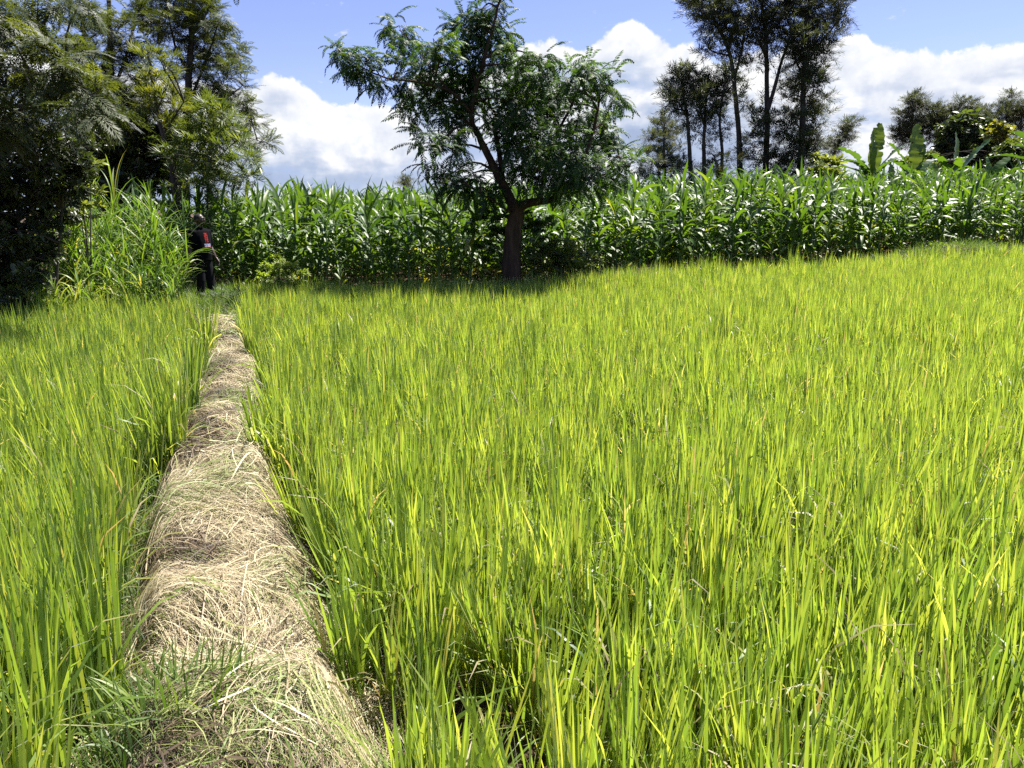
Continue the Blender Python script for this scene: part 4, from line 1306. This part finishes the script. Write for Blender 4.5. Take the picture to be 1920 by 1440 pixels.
# ================================================================== TALL GRASS, BANANAS
def elephant_grass(px, Y, h, n, spread, label, seed, tint=0.45, lean_dir=None):
    r = np.random.default_rng(seed)
    g = ground_pt(px, Y)
    e = empty('elephant_grass', g, label, 'tall grass', 'clumps of elephant grass left of the man')
    stem = Soup(); lf = Soup()
    for i in range(n):
        a = r.random() * 2 * PI; q = spread * math.sqrt(r.random())
        b0 = np.array([q * math.cos(a), q * math.sin(a) * 0.7, 0])
        H = h * r.uniform(0.35, 0.62)
        a2 = a + r.normal(0, .6); ln = abs(r.normal(0.10, 0.10)) + 0.12 * q / spread
        tip = b0 + np.array([math.sin(ln) * math.cos(a2), math.sin(ln) * math.sin(a2), math.cos(ln)]) * H
        mid = 0.5 * (b0 + tip) + r.normal(0, .02, 3)
        stem.add(*tube(curve([b0, mid, tip], 5), [0.008, .008, .007, .006, .004], 5))
        m = int(r.integers(8, 13))
        t = np.sort(r.uniform(0.12, 1.0, m))[:, None]
        base = b0 * (1 - t) + tip * t
        L = r.uniform(0.55, 0.95, m) * np.interp(t[:, 0], [0, .5, 1], [0.6, 1, 0.9]) * h / 2.2
        up = t[:, 0] > 0.8
        tn = np.clip(r.normal(tint, .17, m), 0, .85)
        tn = np.where(r.random(m) < 0.06, 0.98, tn)
        lf.add(*blades(base, r.random(m) * 2 * PI, r.uniform(.15, .5, m) * np.where(up, .6, 1), r.uniform(.6, 2.0, m) * np.where(up, .8, 1), L,
                       r.uniform(0.016, 0.030, m), 7, 1.5, fold=0.22, twist=r.normal(0, .5, m), tint=tn,
                       prof=np.interp(np.linspace(0, 1, 8), [0, .15, .5, .8, 1], [.5, .9, 1, .6, .03])))
    stem.build('stems', M_stem, e)
    lf.build('blades', M_napier, e)
    return e


elephant_grass(258, 12.6, 2.45, 46, 0.60, 'tall clump of arching grass just left of the standing man', 1, 0.45)
elephant_grass(302, 12.9, 1.6, 28, 0.28, 'lower arching grass clump brushing against the standing man', 2, 0.5)
elephant_grass(225, 13.0, 2.75, 36, 0.55, 'tall grass clump with raised blades left of the biggest clump', 3, 0.42)
elephant_grass(172, 13.4, 3.1, 24, 0.45, 'tallest grass shoots rising in front of the dark hanging branches', 4, 0.45)
elephant_grass(160, 11.9, 1.75, 34, 0.5, 'mid height grass clump between the hedge and the tall clumps', 5, 0.48)
elephant_grass(95, 10.9, 1.35, 34, 0.5, 'short pale grass clump at the foot of the dark hedge', 6, 0.6)
elephant_grass(255, 11.8, 1.35, 30, 0.5, 'short grass clump at the edge of the left paddy', 7, 0.5)
elephant_grass(335, 15.2, 2.1, 26, 0.5, 'upright grass clump behind the standing man beside the maize', 8, 0.4)
elephant_grass(205, 11.6, 1.2, 26, 0.45, 'low tangled grass clump bordering the left paddy', 9, 0.62)

elephant_grass(52, 10.7, 0.95, 26, 0.45, 'lowest arching grass clump at the left edge before the dark hedge', 10, 0.6)
elephant_grass(130, 12.0, 2.1, 34, 0.5, 'leafy grass clump rising against the dark hedge', 31, 0.5)


def tuft(px, py, n, rad, hmin, hmax, label, seed, tint=0.3, el=1.6, Yo=None, mat=None, lean=.5, bend=.9, w=(.004, .009)):
    # where the picture's ray meets the ground
    Y = 2.0
    for _ in range(60):
        p = P(px, py, Y)
        Y += (p[2] - float(ground_h(p[0], Y))) * 0.8
    e = empty('grass_tuft', (p[0], Y, float(ground_h(p[0], Y))), label, 'grass tuft')
    link('blades', grass_mesh(n, rad, hmin, hmax, w[0], w[1], mat or M_weed, lean, bend, tint, seed, el), e)
    return e


tuft(345, 1335, 210, 0.15, 0.08, 0.27, 'bright green grass tuft growing in the straw close to the camera', 11, 0.55, w=(.004, .010))
tuft(300, 1440, 160, 0.14, 0.06, 0.17, 'low dark green grass patch at the bottom edge of the path', 12, 0.35)
tuft(470, 1130, 50, 0.09, 0.06, 0.14, 'thin green grass tuft in the straw left of the middle of the path', 13, 0.4)
tuft(655, 1250, 60, 0.10, 0.12, 0.34, 'loose leaning grass tuft under the rice at the right edge of the path', 14, 0.25)
tuft(40, 1425, 60, 0.12, 0.2, 0.5, 'pale arching grass tuft in the bottom left corner', 15, 0.75, lean=.7, bend=1.4, w=(.008, .014))


def banana(px, Y, h, leaves, label, seed, lean=0.0):
    """leaves: (azimuth deg, lean rad, bend rad, length m, tint, twist)"""
    r = np.random.default_rng(seed)
    h *= 0.62
    g = ground_pt(px, Y)
    e = empty('banana_plant', g, label, 'banana plant', 'banana plants beyond the maize')
    z = np.linspace(0, h, 7)
    pts = np.stack([lean * (z / h) ** 2, 0 * z, z], 1)
    s = Soup(); s.add(*tube(pts, np.interp(z, [0, h], [0.15, 0.06]), 10)); s.build('stem', M_bstem, e)
    for (a, ln, bd, L, tn, tw) in leaves:
        s = Soup()
        n = 34
        L *= 0.88
        tw *= 0.3
        b0 = np.array([[lean, 0, h - 0.05]])
        prof = np.interp(np.linspace(0, 1, n + 1), [0, .14, .16, .35, .7, .9, 1], [.07, .08, .55, .95, 1, .7, .12])
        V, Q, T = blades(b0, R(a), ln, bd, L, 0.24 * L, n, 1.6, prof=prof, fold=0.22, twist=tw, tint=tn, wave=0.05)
        # tears between the ribs: the edge drawn in towards the midrib here and there
        V = V.reshape(n + 1, 3, 3)
        for j in (0, 2):
            cut = (r.random(n + 1) < 0.07)[:, None]
            V[:, j] = np.where(cut, V[:, j] * 0.3 + V[:, 1] * 0.7, V[:, j] + r.normal(0, 0.015, (n + 1, 3)))
        V = V.reshape(-1, 3)
        s.add(V, Q, T)
        s.build('leaf', M_banana, e)
    return e


YB = 27.0
# azimuth 0 = to the right, 90 = away, 180 = left, 270 = towards the camera
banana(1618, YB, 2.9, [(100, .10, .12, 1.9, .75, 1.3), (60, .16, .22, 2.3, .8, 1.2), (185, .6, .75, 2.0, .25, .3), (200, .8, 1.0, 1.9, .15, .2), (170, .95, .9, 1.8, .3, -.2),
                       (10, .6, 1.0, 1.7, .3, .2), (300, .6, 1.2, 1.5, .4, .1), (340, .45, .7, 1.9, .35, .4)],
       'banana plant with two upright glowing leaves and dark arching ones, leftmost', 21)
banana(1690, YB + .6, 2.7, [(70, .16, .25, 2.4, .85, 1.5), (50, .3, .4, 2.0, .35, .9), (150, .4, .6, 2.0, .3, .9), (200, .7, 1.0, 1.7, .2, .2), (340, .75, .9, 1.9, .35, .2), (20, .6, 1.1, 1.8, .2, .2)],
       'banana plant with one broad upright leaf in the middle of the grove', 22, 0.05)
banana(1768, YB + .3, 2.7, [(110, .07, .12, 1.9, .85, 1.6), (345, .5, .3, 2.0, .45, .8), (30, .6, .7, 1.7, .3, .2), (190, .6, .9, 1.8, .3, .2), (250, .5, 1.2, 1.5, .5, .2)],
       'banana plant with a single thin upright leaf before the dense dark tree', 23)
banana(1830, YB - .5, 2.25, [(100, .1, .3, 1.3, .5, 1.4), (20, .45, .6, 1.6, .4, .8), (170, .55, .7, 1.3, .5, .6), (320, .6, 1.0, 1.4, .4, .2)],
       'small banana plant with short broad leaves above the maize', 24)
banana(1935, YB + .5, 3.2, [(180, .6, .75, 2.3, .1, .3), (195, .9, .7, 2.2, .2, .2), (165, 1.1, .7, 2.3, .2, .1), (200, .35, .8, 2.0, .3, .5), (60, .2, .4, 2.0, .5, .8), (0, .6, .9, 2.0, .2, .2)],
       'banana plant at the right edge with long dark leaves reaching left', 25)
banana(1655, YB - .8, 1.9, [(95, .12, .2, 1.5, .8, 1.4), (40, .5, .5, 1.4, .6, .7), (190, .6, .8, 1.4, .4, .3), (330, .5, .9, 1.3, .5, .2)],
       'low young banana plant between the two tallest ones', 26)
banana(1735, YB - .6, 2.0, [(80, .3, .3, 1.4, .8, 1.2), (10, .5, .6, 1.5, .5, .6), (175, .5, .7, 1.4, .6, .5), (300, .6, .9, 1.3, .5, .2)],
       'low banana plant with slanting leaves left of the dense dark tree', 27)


# ================================================================== THE MAN
def closed_tube(s, pts, rx, ry=None, ns=12, fwd=(0, 1, 0)):
    """closed tapered tube with elliptic sections; rx across, ry along fwd"""
    pts = np.asarray(pts, float); n = len(pts)
    rx = np.broadcast_to(np.asarray(rx, float), n); ry = rx if ry is None else np.broadcast_to(np.asarray(ry, float), n)
    tan = np.gradient(pts, axis=0); tan /= np.linalg.norm(tan, axis=1, keepdims=True)
    V = []
    f = np.asarray(fwd, float)
    for i in range(n):
        a = np.cross(f, tan[i]); a /= np.linalg.norm(a)
        b = np.cross(tan[i], a)
        th = np.arange(ns) / ns * 2 * PI
        V.append(pts[i] + (np.cos(th) * rx[i])[:, None] * a + (np.sin(th) * ry[i])[:, None] * b)
    V.append((pts[0] - tan[0] * min(rx[0], ry[0]) * 0.7)[None]); V.append((pts[-1] + tan[-1] * min(rx[-1], ry[-1]) * 0.7)[None])
    V = np.concatenate(V)
    Q = [[i * ns + j, i * ns + (j + 1) % ns, (i + 1) * ns + (j + 1) % ns, (i + 1) * ns + j] for i in range(n - 1) for j in range(ns)]
    e = (n - 1) * ns
    tri = [[n * ns, (j + 1) % ns, j] for j in range(ns)] + [[n * ns + 1, e + j, e + (j + 1) % ns] for j in range(ns)]
    s.add(V, Q, 0.0, tri)


def blob(s, c, r, rot=0.0):
    n = 9
    t = np.linspace(0.06, 0.94, n) * PI
    pts = np.stack([0 * t, 0 * t, -np.cos(t) * r[2]], 1)
    q = Soup(); closed_tube(q, pts, np.sin(t) * r[0], np.sin(t) * r[1], 12)
    V = q.v[0]
    if rot:
        cs, sn = math.cos(rot), math.sin(rot)
        V = np.stack([V[:, 0], V[:, 1] * cs - V[:, 2] * sn, V[:, 1] * sn + V[:, 2] * cs], 1)
    s.add(V + np.asarray(c, float), q.q[0], 0.0, q.tri[0])


def fuse(o, voxel, smooth=4):
    m = o.modifiers.new('fuse', 'REMESH'); m.mode = 'VOXEL'; m.voxel_size = voxel; m.use_smooth_shade = True
    m = o.modifiers.new('soften', 'SMOOTH'); m.factor = 0.5; m.iterations = smooth


def rot_z(p, a):
    c, s = math.cos(a), math.sin(a)
    p = np.asarray(p, float)
    return np.stack([p[..., 0] * c - p[..., 1] * s, p[..., 0] * s + p[..., 1] * c, p[..., 2]], -1)


def shirt_mat():
    m = plain_mat('black_printed_cotton', [(0.3, (0.0015, 0.0016, 0.0028)), (0.7, (0.0035, 0.0038, 0.006))], 9.0, 0.9, 4.0, 0.35, (1, 1, 0.5), 0.08)
    t = m.node_tree; nt = NT(t)
    b = t.nodes['Principled BSDF']
    base = b.inputs['Base Color'].links[0].from_socket
    tc = nt.node('ShaderNodeTexCoord'); sp = nt.node('ShaderNodeSeparateXYZ'); t.links.new(tc.outputs['Object'], sp.inputs[0])
    x, y, z = sp.outputs
    front = nt.m('LESS_THAN', y, -0.03)

    def rect(x0, x1, z0, z1):
        r = nt.m('MULTIPLY', nt.m('GREATER_THAN', x, x0), nt.m('LESS_THAN', x, x1))
        r = nt.m('MULTIPLY', r, nt.m('MULTIPLY', nt.m('GREATER_THAN', z, z0), nt.m('LESS_THAN', z, z1)))
        return nt.m('MULTIPLY', r, front)
    mp = nt.node('ShaderNodeMapping'); mp.inputs['Scale'].default_value = (1.0, 0.0, 0.55); t.links.new(tc.outputs['Object'], mp.inputs[0])
    nz = nt.noise(mp.outputs[0], 48.0, 2.0)
    glyph = nt.m('GREATER_THAN', nz.outputs['Fac'], 0.47)
    red = nt.m('MULTIPLY', rect(-0.035, 0.04, 1.21, 1.38), glyph)
    c = colour_mix(nt, red, base, (0.30, 0.022, 0.02))
    nz2 = nt.noise(mp.outputs[0], 70.0, 2.0)
    inner = colour_mix(nt, nt.m('GREATER_THAN', nz2.outputs['Fac'], 0.52), (0.30, 0.32, 0.40), (0.06, 0.09, 0.28))
    c = colour_mix(nt, rect(-0.07, 0.075, 1.115, 1.185), c, inner)
    c = colour_mix(nt, rect(-0.07, 0.075, 1.115, 1.13), c, (0.45, 0.05, 0.04))
    t.links.new(c, b.inputs['Base Color'])
    return m


def build_man():
    Y = 13.6
    p = P(386, 560, Y)
    g = float(ground_h(p[0], Y))
    e = empty('person', (p[0], Y, g + 0.0), 'man in a black printed T-shirt and black trousers standing at the end of the path', 'person')
    e.rotation_euler = (0, 0, R(66))
    e.scale = (.955, .955, .955)
    M_skin = plain_mat('dark_brown_skin', [(0.3, (0.035, 0.019, 0.013)), (0.7, (0.055, 0.031, 0.021))], 12.0, 0.42, 3.0, 0.0, (1, 1, 1), 0.5)
    M_hair = plain_mat('cropped_black_hair', [(0.3, (0.008, 0.007, 0.007)), (0.7, (0.018, 0.016, 0.015))], 160.0, 0.8, 2.0, 0.4, (1, 1, 1), 0.3)
    M_trou = plain_mat('black_trouser_cloth', [(0.3, (0.003, 0.003, 0.0045)), (0.7, (0.006, 0.006, 0.009))], 9.0, 0.9, 4.0, 0.4, (1, 1, 0.3), 0.2)
    M_shoe = plain_mat('dark_shoe_leather', [(0.3, (0.012, 0.010, 0.009)), (0.7, (0.03, 0.024, 0.02))], 20.0, 0.5, 3.0, 0.0)
    M_eye = plain_mat('eye_white', [(0.0, (0.5, 0.48, 0.44)), (1.0, (0.6, 0.58, 0.54))], 5.0, 0.2)
    s = Soup()
    # trunk, neck
    closed_tube(s, [(0, 0, .88), (0, -.005, .97), (0, -.02, 1.10), (0, -.015, 1.25), (0, 0, 1.38), (0, .005, 1.45)],
                [.15, .16, .15, .165, .175, .11], [.10, .115, .12, .115, .105, .07], 16)
    closed_tube(s, [(0, .005, 1.42), (0, -.004, 1.50), (0, -.010, 1.57)], [.066, .056, .056], [.06, .056, .058])
    HY = R(14)                                     # head turned towards his left, the picture's right
    hc = np.array([0, -.02, 0.0])

    def hp(x, y, z):
        return rot_z(np.array([x, y, z]) - 0, HY) + hc
    hs = Soup()
    blob(hs, (0, .008, 1.640), (.076, .096, .092))
    blob(hs, (0, -.028, 1.612), (.066, .072, .085))
    blob(hs, (0, -.055, 1.563), (.050, .044, .036))           # jaw and chin
    blob(hs, (0, -.088, 1.546), (.022, .014, .016))
    blob(hs, (0, -.090, 1.655), (.056, .016, .014))           # brow
    blob(hs, (0, -.104, 1.607), (.017, .020, .018))           # nose
    closed_tube(hs, [(0, -.092, 1.648), (0, -.104, 1.620)], [.009, .013], None, 8)
    blob(hs, (0, -.097, 1.577), (.025, .013, .007)); blob(hs, (0, -.096, 1.565), (.023, .013, .007))   # lips
    for sx in (-1, 1):
        blob(hs, (sx * .040, -.070, 1.603), (.022, .022, .020))     # cheek
        blob(hs, (sx * .077, .006, 1.612), (.010, .019, .030))      # ear
    V = rot_z(np.concatenate(hs.v), HY) + hc
    s.add(V, np.concatenate(hs.q), 0.0, np.concatenate(hs.tri))
    # arms, hands
    for sx, el, wr in ((-1, (.245, .045, 1.13), (.265, -.02, .885)), (1, (.25, .03, 1.13), (.245, -.10, .90))):
        sh = np.array([sx * .185, .0, 1.415]); E = np.array([sx * el[0], el[1], el[2]]); W = np.array([sx * wr[0], wr[1], wr[2]])
        closed_tube(s, [sh, 0.5 * (sh + E) + [sx * .006, 0, 0], E, 0.6 * E + 0.4 * W, W], [.058, .048, .040, .040, .027], None, 12)
        d = (W - E) / np.linalg.norm(W - E)
        palm = W + d * .055
        closed_tube(s, [W, W + d * .03, W + d * .075, W + d * .095], [.020, .018, .016, .012], [.030, .040, .042, .036], 12)
        for k, L in enumerate((.070, .080, .075, .060)):
            o_ = np.array([0, -.030 + .020 * k, 0])
            a0 = W + d * .085 + o_
            bnd = np.array([-sx * .012, .004, 0])
            closed_tube(s, [a0, a0 + d * L * .45 + bnd * .6, a0 + d * L * .75 + bnd * 1.8, a0 + d * L * .93 + bnd * 3], [.0095, .009, .0085, .0072], None, 8)
        th0 = W + d * .030 + np.array([-sx * .006, -.034, 0])
        closed_tube(s, [th0, th0 + d * .025 + np.array([-sx * .01, -.020, 0]), th0 + d * .058 + np.array([-sx * .016, -.026, 0])], [.013, .0105, .0085], None, 8)
    # legs
    for sx, kn, an in ((-1, (.105, -.03, .50), (.11, .03, .09)), (1, (.11, -.05, .50), (.12, -.06, .09))):
        hip = np.array([sx * .09, 0, .90]); K = np.array([sx * kn[0], kn[1], kn[2]]); A = np.array([sx * an[0], an[1], an[2]])
        closed_tube(s, [hip, 0.5 * (hip + K), K, 0.62 * K + 0.38 * A + [0, .012, 0], A], [.085, .072, .052, .050, .034], None, 12)
        closed_tube(s, [A + [0, .04, -.055], A + [0, -.06, -.06], A + [0, -.14, -.068]], [.032, .038, .030], [.026, .024, .014], 12, (0, 0, 1))
    body = s.build('body', M_skin, e); fuse(body, 0.0065, 3)
    # hair: close cropped cap
    h = Soup(); blob(h, (0, .014, 1.648), (.079, .097, .089))
    V = h.v[0]
    V = np.where((V[:, 1:2] < -.052 - 0.35 * (1.66 - V[:, 2:3])) | (V[:, 2:3] < 1.615), V * [0.93, 0.93, 1] + [0, 0.004, 0.0], V)
    h2 = Soup(); h2.add(rot_z(V, HY) + hc, h.q[0], 0.0, h.tri[0]); hair = h2.build('hair', M_hair, e); fuse(hair, 0.007, 2)
    for sx in (-1, 1):
        q = Soup(); blob(q, (0, 0, 0), (.0115, .0115, .0115))
        ev = rot_z(q.v[0] + np.array([sx * .031, -.083, 1.632]), HY) + hc
        q2 = Soup(); q2.add(ev, q.q[0], 0.0, q.tri[0]); q2.build('eye', M_eye, e)
    # loose T-shirt
    t = Soup()
    z = np.array([.875, .93, 1.02, 1.12, 1.22, 1.32, 1.40, 1.445, 1.475])
    closed_tube(t, np.stack([0 * z, np.array([-.01, -.012, -.02, -.028, -.02, -.01, 0, .004, .004]), z], 1),
                [.195, .192, .188, .188, .196, .205, .200, .150, .085], [.148, .15, .155, .155, .145, .135, .122, .095, .075], 20)
    for sx, el in ((-1, (.245, .045, 1.13)), (1, (.25, .03, 1.13))):
        sh = np.array([sx * .165, .0, 1.415]); E = np.array([sx * el[0], el[1], el[2]])
        d = E - sh
        closed_tube(t, [sh, sh + d * .3, sh + d * .62, sh + d * .88], [.078, .078, .076, .078], None, 14)
    shirt = t.build('t_shirt', shirt_mat(), e); fuse(shirt, 0.010, 3)
    shirt['label'] = 'black T-shirt with a red print and a white and blue patch on the chest'
    # trousers
    t = Soup()
    closed_tube(t, [(0, 0, .82), (0, 0, .90), (0, -.005, .98)], [.165, .175, .172], [.13, .135, .13], 18)
    for sx, kn, an in ((-1, (.105, -.03, .50), (.11, .03, .07)), (1, (.11, -.05, .50), (.12, -.06, .07))):
        hip = np.array([sx * .088, 0, .88]); K = np.array([sx * kn[0], kn[1], kn[2]]); A = np.array([sx * an[0], an[1], an[2]])
        closed_tube(t, [hip, 0.6 * hip + 0.4 * K, K, 0.5 * (K + A), A], [.105, .096, .080, .074, .070], None, 14)
    tr = t.build('trousers', M_trou, e); fuse(tr, 0.010, 3)
    for sx, a in ((-1, (.11, .03)), (1, (.12, -.06))):
        t = Soup()
        A = np.array([sx * a[0], a[1], 0.045])
        closed_tube(t, [A + [0, .06, 0], A + [0, 0, .012], A + [0, -.09, -.006], A + [0, -.17, -.012]], [.038, .044, .050, .036], [.045, .055, .038, .028], 14, (0, 0, 1))
        sh = t.build('shoe', M_shoe, e); fuse(sh, 0.008, 2)


build_man()
